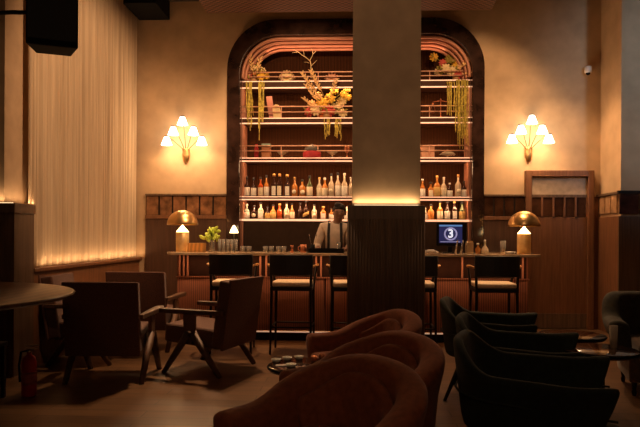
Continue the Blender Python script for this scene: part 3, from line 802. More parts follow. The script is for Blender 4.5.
a0, a1 = wx(309, GY), wx(344, GY)
t = thing('bar_mat', ((a0 + a1) / 2, GY - .02, BZ), 0, 'low black bar tray in front of the bartender', 'tray')
m = MB().box((0, 0, .006), (a1 - a0, .18, .012)).box((0, -.086, .03), (a1 - a0, .008, .05)).box((0, .086, .03), (a1 - a0, .008, .05))
m.box((-(a1 - a0) / 2 + .004, 0, .03), (.008, .16, .05)).box(((a1 - a0) / 2 - .004, 0, .03), (.008, .16, .05)); m.build('tray_body', BLACKP, t)
t = thing('bar_spoon_cup', (wx(313, GY), GY - .02, BZ + .012), 0, 'dark cup with two bar spoons standing in the black tray', 'utensil cup')
MB().lathe([(.025, 0), (.028, .005), (.028, .09), (.025, .09), (.024, .01), (.001, .01)], n=14).build('cup', BLACKP, t)
for s in (-1, 1): MB().tube([(0, 0, .012), (s * .02, 0, .09), (s * .045, 0, .20)], .003, 5).sphere((s * .046, 0, .205), (.007, .004, .012), 8, 6).build('spoon', STEEL, t)
glass(339, GY - .02, BZ + .012, .12, .022, 'clear mixing glass standing in the black tray', None, 'mixing_glass')
t = thing('folded_cloth', (wx(431, GY), GY, BZ), 0, 'small white rolled cloth on the bar right of the pillar', 'cloth')
MB().tube([(-.09, 0, .015), (-.03, .0, .03), (.03, 0, .03), (.09, 0, .012)], [.012, .018, .018, .010], 10).build('cloth_roll', WHITEP, t)
# screen
MY = BY + .40
sx0, sx1, sy0, sy1 = 439.3, 462.3, 224.5, 243
A = atY(sx0, sy0, MY - .02); B = atY(sx1, sy1, MY - .02)
t = thing('order_screen', ((A.x + B.x) / 2, MY, BZ), 0, 'black order screen on the bar showing a blue panel with a round number 3 badge', 'screen')
lz = t.location
w = B.x - A.x; h = A.z - B.z; zc = (A.z + B.z) / 2 - BZ
MB().box((.012, .005, zc - .005), (w + .085, .03, h + .065)).build('screen_housing', BLACKP, t, .006)
MB().box((0, .05, .04), (.05, .05, .08)).box((0, .03, .006), (.2, .14, .012)).build('stand', BLACKP, t)
scr = MB().box((0, -.011, zc), (w, .002, h)).build('display', mat('display_navy', (.01, .01, .03), .6, emit=(.018, .02, .085), estr=.8), t)
EB = mat('display_blue', (.1, .2, .4), .4, emit=(.16, .36, .75), estr=.5); EW = mat('display_white', (.8, .8, .9), .4, emit=(.85, .88, 1.0), estr=1.0)
EL = mat('display_lavender', (.5, .5, .7), .4, emit=(.42, .42, .72), estr=.6)
MB().box((0, -.0125, zc + h / 2 - .014), (w, .001, .02)).build('header_bar', EB, t)
MB().box((-.005, -.0125, zc - h / 2 + .014), (w * .85, .001, .006)).build('footer_line', EL, t)
rad = h * .36; ccz = zc - .002
m = MB(); n = 36
for i in range(n):
    a, b = 2 * PI * i / n, 2 * PI * (i + .78) / n
    m.add([(rr * math.cos(q), -.013, ccz + rr * math.sin(q)) for q in (a, b) for rr in (rad * .76, rad)], [(0, 1, 3, 2)], False)
m.build('badge_ring', EL, t)
fc = bpy.data.curves.new('numeral', 'FONT'); fc.body = '3'; fc.size = rad * 1.75; fc.align_x = 'CENTER'; fc.align_y = 'CENTER'; fc.extrude = .0006; fc.offset = .0035
fc.materials.append(EW)
ft = bpy.data.objects.new('numeral_text', fc); COL.objects.link(ft); bpy.context.view_layer.update()
fm = bpy.data.meshes.new_from_object(ft.evaluated_get(bpy.context.evaluated_depsgraph_get())); bpy.data.objects.remove(ft)
fo = bpy.data.objects.new('numeral', fm); COL.objects.link(fo); fo.parent = t; fo.location = (0, -.0142, ccz); fo.rotation_euler = (R(90), 0, 0)
for i, (px, lean, lb) in enumerate(((456.5, .0, 'left one of two slim steel muddlers before the order screen'), (462, .0, 'right one of two slim steel muddlers before the order screen'))):
    q = thing('muddler', (wx(px, GY), GY, BZ), 0, lb, 'muddler', 'steel muddlers by the screen')
    MB().tube([(-.01, 0, .0), (.0, 0, .08), (.016, 0, .17)], [.016, .011, .009], 8).build('muddler_rod', STEEL, q)
t = thing('garnish_jar', (wx(469.5, GY), GY, BZ), 0, 'square glass jar of pale garnish right of the order screen', 'jar')
MB().box((0, 0, .07), (.085, .085, .14)).build('jar_glass', mat('jar_glass', (.75, .55, .32), .2, trans=.4), t, .01); MB().box((0, 0, .147), (.07, .07, .014)).build('lid', BRASS, t, .004)
t = thing('bitters_bottle', (wx(478, GY), GY, BZ), 0, 'stubby bitters bottle between the glass jar and flask', 'bottle')
MB().lathe([(.03, 0), (.033, .005), (.033, .06), (.012, .085), (.012, .11)], n=14).build('bottle_body', AMB, t); MB().lathe([(.016, .11), (.016, .13)], n=10).build('cap', WHITEP, t)
t = thing('glass_flask', (wx(485, GY), GY, BZ), 0, 'clear stoppered flask on the bar left of the highball', 'flask')
MB().lathe([(.045, 0), (.05, .01), (.04, .06), (.014, .10), (.014, .14), (.018, .145)], n=16).build('flask_body', CLR, t); MB().sphere((0, 0, .158), .014, 10, 6).build('stopper', CAPW, t)
glass(503, GY, BZ, .16, .036, 'tall clear highball glass beside the right mushroom lamp', None, 'highball_glass')
t = thing('small_dish', (wx(508, GY), GY - .10, BZ), 0, 'small pale oval dish in front of the right mushroom lamp', 'dish')
MB().lathe([(.04, 0), (.045, .004), (.07, .03), (.066, .03), (.04, .01), (.001, .01)], n=20).build('dish_body', WHITEP, t)
t = thing('votive_lamp', (wx(234, YW - .2), YW - .2, .92), 0, 'small glowing lamp on the back counter before the arch frame', 'lamp')
MB().lathe([(.04, 0), (.04, .01), (.01, .02), (.01, .42)], n=12).build('lamp_stem', BLACKW, t)
MB().lathe([(.062, .42), (.062, .425), (.05, .46), (.012, .53)], n=18).build('lamp_shade', GLOW, t)
point('votive_bulb', (t.location.x, t.location.y - .1, 1.36), .6)
bx('added_dark_panel', mat('dark_brown_panel', (.035, .018, .010), .8, spec=.2), IX0 + .03 - bc.location.x, IX1 - .03 - bc.location.x, SY0 + .02 - bc.location.y, SY0 + .04 - bc.location.y, .92, tops[4] - .035, bc)  # dark sheet added so the band below the shelves stays dark
bc['label'] = 'dark back counter below the bottle shelves behind the bartender'
# move the back counter under the little lamp too
for c_ in kids(bc):
    pass

# ------------------------------------------------------------------ sconces
def sconce(ppx, ppy, spots, label):
    P = atY(ppx, ppy, YW - .02)
    t = thing('wall_sconce', (P.x, YW, P.z), 0, label, 'wall lamp', 'five-armed sconces flanking the back bar')
    MB().lathe([(.002, -.13), (.03, -.10), (.05, -.05), (.055, 0), (.05, .06), (.06, .085), (.05, .10), (.01, .105)], (0, -.03, 0), 16, sq=.5).build('backplate', BRASS, t)
    for px, py in spots:
        S = atY(px, py, YW - .22) - t.location
        sh = MB(); r0, r1, hh = .033, .078, .115
        prof = [(r0, hh / 2), (r0 * 1.35, hh / 4), (r1 * .85, -hh / 4), (r1, -hh / 2)]
        n = 20; vs = []; fs = []
        for rr, z in prof:
            for i in range(n): a = 2 * PI * i / n; vs.append((S.x + rr * math.cos(a), S.y + rr * math.sin(a), S.z + z))
        for j in range(3):
            for i in range(n): k = (i + 1) % n; fs.append((j * n + i, (j + 1) * n + i, (j + 1) * n + k, j * n + k))
        o = sh.add(vs, fs).build('shade', SHADE, t)
        k = o.modifiers.new('t', 'SOLIDIFY'); k.thickness = .003
        MB().lathe([(r0 + .004, hh / 2), (r0 + .004, hh / 2 + .014), (.01, hh / 2 + .02)], tuple(S), 12).build('cap', mat('dark_bronze', (.12, .07, .04), .4, .8), o)
        A = Vector((S.x * .12, -.05, .07)); B = Vector((S.x * 1.0, S.y, S.z + hh / 2 + .02))
        C1 = Vector((S.x * .62, -.12, .07 + (B.z - .07) * .62))
        pts = [A * (1 - u) ** 2 + C1 * 2 * u * (1 - u) + B * u * u for u in [i / 8 for i in range(9)]]
        MB().tube(pts, .006, 6).build('arm', mat('aged_brass', (.22, .13, .06), .45, .6), t)
        point('sconce_bulb', tuple(t.location + S + Vector((0, 0, -.02))), 3.4, (1, .60, .30), .03)
    return t
sconce(186.3, 155, ((182.5, 121), (173.2, 131), (193.4, 131), (166.6, 141), (201.8, 141)), 'lit five-shade brass sconce left of the arched back bar')
sconce(528.3, 154, ((532, 119.5), (521, 129.5), (542.3, 129.5), (512, 138.8), (548.8, 138.8)), 'lit five-shade brass sconce above the panelled door')
# soft glow of the lamps on the wall around them
for px, py in ((184, 134), (531, 132)):
    P = atY(px, py, YW - .42); point('sconce_glow', tuple(P), 20, (1, .58, .28), .12)

# security camera, speaker
P = atY(586.5, 72, YW)
t = thing('security_camera', (P.x, YW, P.z), 0, 'small white dome security camera high on the right wall', 'camera')
MB().lathe([(.045, 0), (.05, .01), (.05, .085), (.045, .09)], (0, -.06, -.03), 16).box((0, -.015, .03), (.06, .03, .05)).build('housing', WHITEP, t)
MB().sphere((0, -.06, -.03), .032, 14, 8).build('lens_dome', BLACKP, t)
S = atY(53, 20, 5.0)
sr = R(24)
t = thing('loudspeaker', (S.x, S.y, 0), sr, 'large black loudspeaker hung high beside the left pilaster', 'loudspeaker')
zb = wz(60, 46, 4.9)
t.location.z = zb
poly = [(-.20, -.12), (.20, -.12), (.14, .16), (-.14, .16)]
MB().prism(poly, 0, .70).build('cabinet', BLACKP, t, .012)
MB().box((0, -.124, .36), (.37, .008, .62)).build('grille', mat('black_grille', (.02, .02, .022), .6, kind='checker', nscale=120), t)
MB().tube([(-.1, .16, .35), (-.35, .45, .42), (-.5, .62, .45)], .02, 8).build('wall_bracket', BLACKP, t)

# ------------------------------------------------------------------ lounge armchairs (teak compass legs)
def lounge(loc, rz, label):
    t = thing('lounge_chair', loc, rz, label, 'armchair', 'brown upholstered lounge chairs at the left')
    rb = Matrix.Rotation(R(8), 3, 'X')
    MB().box((0, -.285, .575), (.62, .12, .63), rot=rb).build('backrest', BROWNF, t, .02)
    MB().box((0, -.35, .575), (.655, .026, .66), rot=rb).build('back_frame', mat('brown_back_shell', (.12, .052, .033), .8, nscale=120, namt=.35), t, .008)
    MB().box((0, .04, .355), (.58, .62, .18), rot=Matrix.Rotation(R(4), 3, 'X')).build('seat', BROWNF, t, .03)
    for s in (-1, 1):
        x = s * .335
        pl = [(-.33, -.02), (-.10, -.032), (.30, -.045), (.37, -.03), (.38, .03), (.30, .045), (-.10, .032), (-.33, .02)]
        MB().prism([(x + b, a) for a, b in pl][::-1], .572, .615).build('armrest', WOODC, t, .008)
        MB().tube([(x, .04, .40), (x, .32, 0)], [.042, .024], 8).build('leg', WOODC, t)
        MB().tube([(x, .0, .40), (x, -.30, 0)], [.042, .024], 8).build('leg', WOODC, t)
        MB().box((x, .03, .50), (.035, .13, .17)).build('arm_support', WOODC, t, .008)
    MB().box((0, .03, .315), (.66, .05, .05)).build('crossbar', WOODC, t, .005)
    return t
def facing(dx, dy): return math.atan2(dy, dx) - PI / 2
def fp(px, depth_y): return (wx(px, depth_y), depth_y, 0)
c1 = lounge(fp(115, 5.55), facing(-.06, 1), 'brown lounge chair with its back to the viewer, nearest the long table')
dup(c1, fp(147, 7.0), facing(0, 1), 'brown lounge chair turned to the wall, behind the other lounge chairs')
dup(c1, fp(212, 5.95), facing(-1, .34), 'brown lounge chair seen side-on facing left, right of the group')
dup(c1, (-2.74, 6.3, 0), facing(.97, .1), 'dark lounge chair mostly hidden between the window wall and the nearest lounge chair')

# table at the left
TC = Vector((-3.12, 3.86, 0))
t = thing('dining_table', TC, 0, 'large round-edged walnut table cut off by the left edge', 'table')
MB().lathe([(1.10, .86), (1.21, .875), (1.22, .90), (1.21, .905), (.01, .905)], n=72).build('tabletop', WOODT, t)
MB().lathe([(.42, 0), (.42, .03), (.10, .06), (.08, .80), (.30, .86)], n=28).build('pedestal', WOODC, t)
bx_ = MB().tube([(1.218 * math.cos(a), 1.218 * math.sin(a), .893) for a in [2 * PI * i / 72 for i in range(72)]], .010, 6, True).build('edge_band', WOODC, t)

# fire extinguisher
E = atZ(29, 396, 0)
t = thing('fire_extinguisher', (E.x, E.y, 0), R(20), 'red fire extinguisher standing on the floor under the left table', 'fire extinguisher')
MB().lathe([(.05, 0), (.058, .01), (.058, .27), (.045, .315), (.02, .335), (.02, .35)], n=20).build('cylinder_body', REDP, t)
MB().lathe([(.018, .35), (.018, .38)], n=10).box((.02, 0, .385), (.09, .02, .012)).box((.025, 0, .41), (.09, .02, .01)).build('valve_handle', STEEL, t)
MB().tube([(-.01, 0, .37), (-.06, 0, .36), (-.075, 0, .25), (-.068, 0, .12)], .009, 8).build('hose', BLACKP, t)
MB().lathe([(.0592, .10), (.0595, .10), (.0595, .20), (.0592, .20)], n=20).build('label', mat('worn_red_label', (.42, .12, .08), .6), t)
# dark side table
E = atZ(8, 341, .45)
t = thing('side_table', (E.x - .22, E.y - .22, 0), 0, 'dark square side table at the left edge beside the fire extinguisher', 'side table')
MB().box((0, 0, .435), (.44, .44, .03)).build('tabletop', BLACKW, t, .004)
for a in (-1, 1):
    for b in (-1, 1): MB().box((a * .195, b * .195, .21), (.03, .03, .42)).build('leg', BLACKW, t)
MB().box((0, 0, .12), (.36, .36, .02)).build('lower_shelf', BLACKW, t)

# ------------------------------------------------------------------ tub chairs
def usweep(w, d, r, n=40):
    """U path open to +Y: returns points (x, y), outward normal, s in -1..1"""
    segs = []
    L1 = d - r; La = PI / 2 * r; L2 = 2 * (w - r); tot = 2 * L1 + 2 * La + L2
    out = []
    for i in range(n + 1):
        q = tot * i / n; s = 2 * i / n - 1
        if q < L1: p = (-w, d / 2 - q); nn = (-1, 0)
        elif q < L1 + La:
            a = (q - L1) / r; p = (-w + r - r * math.cos(a), -d / 2 + r - r * math.sin(a)); nn = (-math.cos(a), -math.sin(a))
        elif q < L1 + La + L2: p = (-w + r + (q - L1 - La), -d / 2); nn = (0, -1)
        elif q < L1 + 2 * La + L2:
            a = (q - L1 - La - L2) / r; p = (w - r + r * math.sin(a), -d / 2 + r - r * math.cos(a)); nn = (math.sin(a), -math.cos(a))
        else: p = (w, -d / 2 + r + (q - L1 - 2 * La - L2)); nn = (1, 0)
        out.append((p, nn, s))
    return out
def shell(path, hfun, th, z0, flare, roll=0, lean=0):
    vs = []; fs = []; K = 14
    for (p, nn, s) in path:
        h = hfun(s); P = Vector((p[0], p[1], 0)); N = Vector((nn[0], nn[1], 0)); fl = flare(s)
        sec = []
        H = h - z0
        r2 = th / 2
        for u, v in ((-r2 * .8, 0), (-r2, H * .3), (-r2 * 1.0, H * .6), (-r2, H - r2 * 1.3)): sec.append((u, v))
        for k in range(1, 6):
            a = PI - PI * k / 6; sec.append(((r2 + roll) * math.cos(a) + roll * .5, H - r2 + r2 * math.sin(a)))
        for u, v in ((r2 + roll, H - r2 * 1.3), (r2 + roll * .5, H - r2 * 2.4 - roll), (r2, H * .6), (r2, H * .3), (r2 * .8, 0)): sec.append((u, v))
        K = len(sec)
        for u, v in sec:
            q = P + N * (u + fl * (max(v, 0) / H) ** 1.3); vs.append((q.x, q.y, z0 + v))
    n = len(path)
    for i in range(n - 1):
        for k in range(K):
            q = (k + 1) % K; fs.append((i * K + k, i * K + q, (i + 1) * K + q, (i + 1) * K + k))
    fs += [tuple(range(K - 1, -1, -1)), tuple((n - 1) * K + k for k in range(K))]
    return MB().add(vs, fs, True)
def sstep(a, b, x):
    x = max(0, min(1, (x - a) / (b - a))); return x * x * (3 - 2 * x)
def rust(loc, rz, label):
    t = thing('tub_armchair', loc, rz, label, 'armchair', 'rust velvet scroll-back armchairs')
    path = usweep(.285, .60, .19, 48)
    hf = lambda s: .56 + .17 * (1 - sstep(.12, .78, abs(s))) + .03 * (1 - sstep(0, .35, abs(s)))
    shell(path, hf, .11, .14, lambda s: .035, roll=.025).build('back_and_arms', RUSTF, t, sub=1)
    # padded inner back panel
    pi = usweep(.235, .50, .18, 30)[8:23]
    pi = [((p[0], p[1] + .01), nn, (i - 7) / 7) for i, (p, nn, s) in enumerate(pi)]
    shell(pi, lambda s: .56 + .13 * (1 - sstep(.1, 1, abs(s))), .05, .40, lambda s: .02).build('back_cushion', RUSTF, t, sub=1)
    MB().box((0, .06, .36), (.48, .54, .16)).build('seat_cushion', RUSTF, t, .05)
    MB().box((0, .02, .21), (.50, .54, .17)).build('seat_base', RUSTF, t, .02)
    for a in (-1, 1):
        for b in (-1, 1):
            MB().tube([(a * .24, b * .25, .15), (a * .26, b * .28, 0)], [.025, .015], 8).build('leg', BLACKW, t)
    return t
def green(loc, rz, label):
    t = thing('shell_armchair', loc, rz, label, 'armchair', 'dark green shell armchairs')
    path = usweep(.29, .60, .20, 56)
    hf = lambda s: .66 - .02 * abs(s) + .14 * (1 - sstep(.16, .46, abs(s))) + .02 * sstep(.8, 1, abs(s))
    m = shell(path, hf, .055, .34, lambda s: .05 + .05 * sstep(.5, 1, abs(s)))
    # the arms sweep forward to a point above an undercut
    for i, v in enumerate(m.v):
        x, y, z = v
        if y > 0: y2 = y + max(0, (z - .34)) * .38 * (y / .32) ; m.v[i] = (x, y2, z)
    m.build('shell', GREENF, t, sub=1)
    # piping seam
    MB().tube([(p[0] + nn[0] * .055, p[1] + nn[1] * .055 + (max(0, p[1]) / .32) * .1, .50 + .05 * (1 - abs(s))) for (p, nn, s) in path], .006, 6).build('seam_piping', GREENF, t)
    MB().box((0, .05, .41), (.52, .54, .12)).build('seat_cushion', GREENF, t, .045)
    MB().lathe([(.20, .28), (.27, .34), (.27, .36)], n=24).build('seat_base', GREENF, t)
    for a in (-1, 1):
        for b in (-1, 1):
            MB().tube([(a * .17, b * .17, .33), (a * .29, b * .30, 0)], [.024, .012], 8).build('leg', BLACKW, t)
    return t
def place(px, y, dx, dy): return fp(px, y), facing(dx, dy)
l_, r_ = place(325, 2.60, -.62, -.78); ra = rust(l_, r_, 'nearest rust velvet armchair, cut off by the bottom edge')
l_, r_ = place(364, 3.36, -.72, -.69); dup(ra, l_, r_, 'rust velvet armchair just behind the nearest one')
l_, r_ = place(362, 4.52, -.90, -.43); dup(ra, l_, r_, 'farthest rust velvet armchair, beside the low round table of glasses')
l_, r_ = place(487, 5.10, 1, -.30); ga = green(l_, r_, 'farthest dark green shell armchair, before the right bar stool')
l_, r_ = place(516, 4.02, 1, -.32); dup(ga, l_, r_, 'middle one of the three dark green shell armchairs')
l_, r_ = place(530, 3.2, 1, -.36); dup(ga, l_, r_, 'nearest dark green shell armchair at the bottom right')
# right-edge armchair: dark rolled back, brown seat
t = thing('club_armchair', fp(668, 5.35), facing(-.25, -.97), 'dark green rolled-back club armchair with brown seat at the right edge', 'armchair')
path = usweep(.37, .62, .18, 40)
shell(path, lambda s: .62 + .20 * (1 - sstep(.40, .56, abs(s))), .12, .32, lambda s: .04, roll=.035).build('back_and_arms', mat('olive_velvet', (.035, .030, .014), .8, nscale=25, namt=.4, sheen=.1), t, sub=1)
MB().box((0, .06, .36), (.56, .58, .16)).build('seat_cushion', mat('brown_velvet', (.11, .06, .03), .8, nscale=25, namt=.3, sheen=.3), t, .04)
MB().box((0, .02, .22), (.70, .62, .20)).build('seat_base', mat('brown_velvet', (.11, .06, .03), .8), t, .02)
for a in (-1, 1):
    for b in (-1, 1): MB().lathe([(.014, 0), (.02, .03), (.014, .05), (.028, .13)], (a * .30, b * .26, 0), 10).build('leg', BLACKW, t)

# ------------------------------------------------------------------ low round tables
def rtable(px, py, label, H=.55):
    P = atZ(px, py, H)
    t = thing('round_table', (P.x, P.y, 0), 0, label, 'table', 'low round pedestal tables')
    D = H - .55
    MB().lathe([(.225, .515), (.24, .52), (.245, .53), (.245, .545), (.235, .55), (.001, .55)], (0, 0, D), n=48).build('tabletop', mat('dark_gloss_top', (.045, .02, .012), .12, coat=.5), t)
    MB().tube([(.246 * math.cos(a), .246 * math.sin(a), .540 + D) for a in [2 * PI * i / 48 for i in range(48)]], .008, 6, True).build('rim', BLACKP, t)
    MB().lathe([(.15, 0), (.15, .015), (.035, .03), (.03, .48 + D), (.08, .515 + D)], n=24).build('pedestal', BLACKW, t)
    return t
ta = rtable(305, 365, 'low round table with small glasses beside the rust armchairs', .45)
tb = rtable(572, 334, 'farther of two low round tables by the green armchairs')
tc = rtable(600, 349, 'nearer low round table holding a clear drinking glass')
GLASS = thin_glass('glint_haze_glass', (.95, .82, .66), .38)  # extra pale haze stands in for glints on the drinking glass
g = glass(613, 1, .55, .155, .028, 'clear tall drinking glass on the nearer right round table', None, 'drinking_glass', liquid=mat('pale_drink', (.6, .4, .22), .1, trans=.7))
P = atZ(613.5, 348, .55); g.location = (P.x, P.y, .55)
# glassware on the low table
names = [(276, 362, 'small glass dish at the left rim of the low table'), (287, 360, 'small glass dish near the centre of the low table'), (299, 359, 'small glass dish at the back of the low table'), (291, 367, 'small glass dish at the front of the low table')]
for px, py, lb in names:
    P = atZ(px, py, .45); t = thing('glass_dish', (P.x, P.y, .45), 0, lb, 'dish', 'small dishes on the low table')
    MB().lathe([(.02, 0), (.025, .003), (.036, .022), (.033, .022), (.02, .006), (.001, .006)], n=16).build('dish_bowl', mat('bright_cut_glass', (.9, .78, .66), .15, 0, nscale=60, namt=.3), t)
for px, py, lb in ((314, 361, 'small copper candle cup on the low table'), (322, 359, 'bright little cup at the right of the low table')):
    P = atZ(px, py, .45); t = thing('candle_cup', (P.x, P.y, .45), 0, lb, 'cup')
    MB().lathe([(.016, 0), (.02, .003), (.022, .035), (.02, .035), (.018, .006), (.001, .006)], n=14).build('cup_wall', COPPER, t)
P = atZ(283, 366, .45); t = thing('paper_napkin', (P.x, P.y, .451), R(20), 'folded white napkin at the front left of the low table', 'napkin')
MB().box((0, 0, .003), (.10, .035, .006)).build('napkin_fold', WHITEP, t)

# ------------------------------------------------------------------ bartender
PY = 8.24
pc = wx(334.5, PY)
per = thing('person', (pc, PY, 0), 0, 'bartender in white shirt and dark braces looking down behind the bar', 'person')
def skin(name, verts, edges, radii, m, sub=2, parent=per, root=0):
    me = bpy.data.meshes.new(name); me.from_pydata([tuple(v) for v in verts], edges, [])
    me.materials.append(m)
    o = bpy.data.objects.new(name, me); COL.objects.link(o); o.parent = parent
    k = o.modifiers.new('skin', 'SKIN'); k.use_smooth_shade = True
    for i, r in enumerate(radii):
        d = me.skin_vertices[0].data[i]; d.radius = r if isinstance(r, tuple) else (r, r); d.use_root = (i == root)
    s = o.modifiers.new('sub', 'SUBSURF'); s.levels = sub; s.render_levels = sub
    return o
hx = wx(339.5, PY) - pc
V = []; E_ = []; RR = []
def vtx(p, r, par=None):
    V.append(p); RR.append(r)
    if par is not None: E_.append((par, len(V) - 1))
    return len(V) - 1
pel = vtx((0, 0, .95), .12)
ab = vtx((0, .0, 1.10), .115, pel); ch = vtx((.005, -.01, 1.30), .13, ab); up = vtx((.01, -.015, 1.42), .085, ch)
nk = vtx((hx * .6, -.03, 1.49), .052, up); hd0 = vtx((hx * .85, -.06, 1.56), .062, nk); hd1 = vtx((hx, -.065, 1.62), (.080, .088), hd0); hd2 = vtx((hx, -.05, 1.675), .066, hd1)
for s, el, wr in ((-1, (-.235, -.06, 1.16), (-.20, -.27, 1.13)), (1, (.225, -.06, 1.16), (.13, -.27, 1.13))):
    sh = vtx((s * .155, -.01, 1.425), .055, up); e1 = vtx(el, .042, sh); w1 = vtx(wr, .028, e1)
    dirv = (Vector(wr) - Vector(el)).normalized()
    pm = vtx(tuple(Vector(wr) + dirv * .05), (.034, .018), w1)
    for f, (off, ln) in enumerate(((-.026, .062), (-.009, .07), (.009, .066), (.025, .052))):
        b = Vector(wr) + dirv * .085 + Vector((off, 0, 0)); k0 = vtx(tuple(b), .009, pm); k1 = vtx(tuple(b + dirv * ln * .5 + Vector((0, 0, -.012))), .0085, k0); vtx(tuple(b + dirv * ln * .8 + Vector((0, 0, -.036))), .0075, k1)
    b = Vector(wr) + dirv * .03 + Vector((-s * .035, 0, 0)); k0 = vtx(tuple(b), .010, w1); vtx(tuple(b + dirv * .04 + Vector((-s * .012, 0, -.008))), .009, k0)
for s in (-1, 1):
    hp = vtx((s * .09, 0, .88), .085, pel); kn = vtx((s * .10, -.02, .50), .058, hp); an = vtx((s * .10, .02, .09), .038, kn); vtx((s * .10, -.12, .035), .03, an)
skin('body', V, E_, RR, SKIN)
sv = [(0, 0, .97), (0, .0, 1.10), (.005, -.01, 1.30), (.01, -.015, 1.43), (-.155, -.01, 1.425), (-.235, -.06, 1.165), (.155, -.01, 1.425), (.225, -.06, 1.165), (.035, -.025, 1.475), (-.21, -.18, 1.145), (.17, -.18, 1.145)]
skin('shirt', sv, [(0, 1), (1, 2), (2, 3), (3, 4), (4, 5), (3, 6), (6, 7), (3, 8), (5, 9), (7, 10)], [.135, .130, .147, .098, .070, .058, .070, .058, .062, .043, .043], SHIRT)
skin('trousers', [(0, 0, .97), (-.09, 0, .87), (-.10, -.02, .50), (-.10, .02, .09), (.09, 0, .87), (.10, -.02, .50), (.10, .02, .09)], [(0, 1), (1, 2), (2, 3), (0, 4), (4, 5), (5, 6)], [.13, .10, .072, .055, .10, .072, .055], DARKC, 1)
m = MB(); m.sphere((hx, -.030, 1.685), (.076, .092, .062), 16, 10).sphere((hx, .005, 1.635), (.083, .08, .085), 16, 10).sphere((hx - .02, -.07, 1.72), (.05, .055, .045), 10, 8).sphere((hx - .066, -.02, 1.655), (.022, .06, .055), 10, 8).sphere((hx + .066, -.02, 1.655), (.022, .06, .055), 10, 8).sphere((hx + .03, -.095, 1.695), (.045, .04, .035), 10, 8)
m.build('hair', HAIR, per)
for s in (-1, 1):
    MB().sphere((hx + s * .030, -.142, 1.612), (.012, .008, .006), 8, 6).build('eye', mat('eye_dark', (.03, .02, .02), .3), per)
    MB().sphere((hx + s * .030, -.140, 1.632), (.018, .007, .004), 8, 6).build('eyebrow', HAIR, per)
    MB().sphere((hx + s * .082, -.05, 1.61), (.012, .02, .028), 8, 6).build('ear', SKIN, per)
MB().sphere((hx, -.155, 1.59), (.013, .018, .022), 8, 6).build('nose', SKIN, per)
MB().sphere((hx, -.140, 1.553), (.024, .01, .006), 8, 6).build('mouth', mat('lips', (.22, .08, .06), .5), per)
for s, x in ((-1, -.075), (1, .095)):
    vs = [(x, -.155, 1.05), (x, -.165, 1.22), (x, -.160, 1.34), (x * .95, -.115, 1.45), (x * .9, -.03, 1.515)]
    f = []; q = []
    for p in vs: q += [(p[0] - .018, p[1], p[2]), (p[0] + .018, p[1], p[2])]
    for i in range(4): f.append((2 * i, 2 * i + 1, 2 * i + 3, 2 * i + 2))
    o = MB().add(q, f).build('brace_strap', DARKC, per); k = o.modifiers.new('t', 'SOLIDIFY'); k.thickness = .012
for s in (-1, 1): MB().sphere((s * .10, -.05, .04), (.05, .13, .04), 12, 8).build('shoe', BLACKP, per)

# ------------------------------------------------------------------ lights
# ceiling spots above the stools, lounge and shelves, with added ones for bar and tables
spot('spot_stools_left', (-1.2, 7.55, 4.3), (-1.1, 6.5, .6), 330, 60, .7)
spot('spot_stools_right', (1.9, 7.55, 4.3), (1.6, 6.7, .6), 240, 55, .7)
spot('spot_lounge', (-1.0, 7.3, 4.3), (-1.35, 5.2, 0), 330, 36, .9)
spot('spot_bartender', (-.2, 6.9, 4.3), (-.15, 8.2, 1.4), 110, 24, .7)
spot('spot_shelf_left', (-.9, 6.2, 4.3), (-.6, YW, 2.9), 300, 62, .5)
spot('spot_shelf_right', (1.6, 6.2, 4.3), (1.7, YW, 2.9), 190, 56, .5)
spot('spot_bar_left', (-1.3, 6.9, 4.3), (-1.6, 7.6, 1.1), 150, 34, .6)
spot('bar_centre_fill', (-.3, 6.9, 4.3), (-.2, 7.5, 1.1), 70, 26, .6)  # unseen spot added to brighten the counter top
spot('bar_right_fill', (2.0, 6.9, 4.3), (2.2, 7.55, 1.1), 110, 30, .6)  # likewise added, for the right end of the counter top
spot('coffee_table_fill', (ta.location.x + .1, ta.location.y + .3, 4.3), (ta.location.x, ta.location.y, .5), 170, 8, .7)  # unseen spot added to make the small dishes glint
spot('low_table_fill', (tc.location.x, tc.location.y + .1, 4.3), (tc.location.x, tc.location.y, .6), 34, 9, .7)  # added spot that makes the drinking glass visible
spot('spot_centre', (.9, 6.9, 4.3), (.7, 4.6, 0), 90, 60, .8)
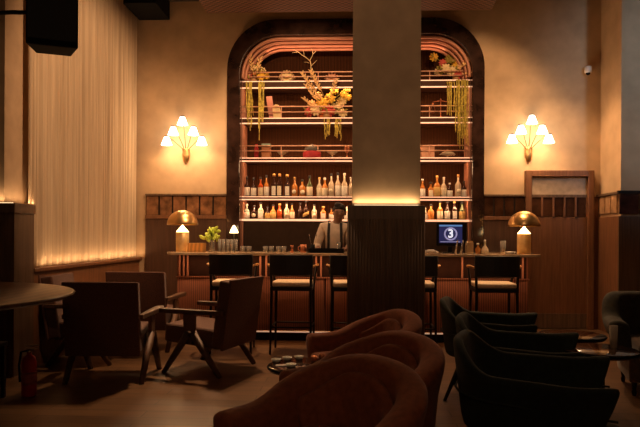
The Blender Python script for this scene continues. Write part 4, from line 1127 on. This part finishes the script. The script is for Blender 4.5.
# curtain grazer in the ledge and a wash from the ceiling
area('curtain_ledge_led', (XL + .035, (5.95 + YW) / 2, SZ + .012), (R(180), R(-14), 0), .015, YW - 6.0, 4.5, (1, .58, .28))
area('curtain_wash', (XL + 1.35, 6.9, ZC - .06), (0, R(48), 0), .3, 2.2, 260, (1, .60, .34))
spot('curtain_fill', (.1, 5.2, 4.3), (XL, 7.3, 2.3), 470, 62, .6, (1, .58, .31))  # unseen spot added to brighten the curtain from the front
# column wall washers
area('pillar_led', ((cx0 + cx1) / 2, CYF - .03, PT2 + .02), (R(180 - 8), 0, 0), cx1 - cx0 - .04, .02, 1.6, (1, .66, .34))
area('pilaster_led', ((-4.3 + XL) / 2, 5.46, PT + .02), (R(180 - 8), 0, 0), 1.2, .02, 2.2, (1, .60, .30))
area('pilaster_side_led', (XL - .03, 5.7, PT + .02), (R(180), 0, 0), .02, .36, .6, (1, .60, .30))
# room fill from the rest of the venue behind the camera: an added warm area and cool daylight at the right
area('warm_fill', (0, -1.2, 3.8), (R(60), 0, 0), 3.0, 1.0, 11, (1, .62, .36))
spot('pillar_fill', (.3, 1.2, 4.5), (.35, CYF, 2.9), 135, 46, .9, (1, .62, .36))  # added spot standing in for ambient light on the pillar face
spot('pilaster_fill', (2.3, 8.1, 4.3), (3.6, 8.6, 1.6), 200, 50, .9)  # added spot brightening the pilaster side and door panel
for i, q in enumerate((233, 293, 352, 414, 494)):
    spot('stool_fill', (wx(q, SYY), SYY - .05, 4.3), (wx(q, SYY), SYY + .02, .8), 190, 12, .5, (1, .62, .32))  # unseen spots added above the stools to brighten the seats
spot('venue_cool', (4.7, 4.6, 3.9), (4.5, YP, 3.3), 170, 60, .8, (.62, .78, 1.0), .2)

w = bpy.data.worlds.new('world'); scene.world = w; w.use_nodes = True
w.node_tree.nodes['Background'].inputs[0].default_value = (.02, .013, .008, 1)
w.node_tree.nodes['Background'].inputs[1].default_value = .2
scene.view_settings.view_transform = 'Standard'
scene.view_settings.look = 'None'
scene.view_settings.gamma = 1
scene.view_settings.use_curve_mapping = False
scene.view_settings.exposure = 0
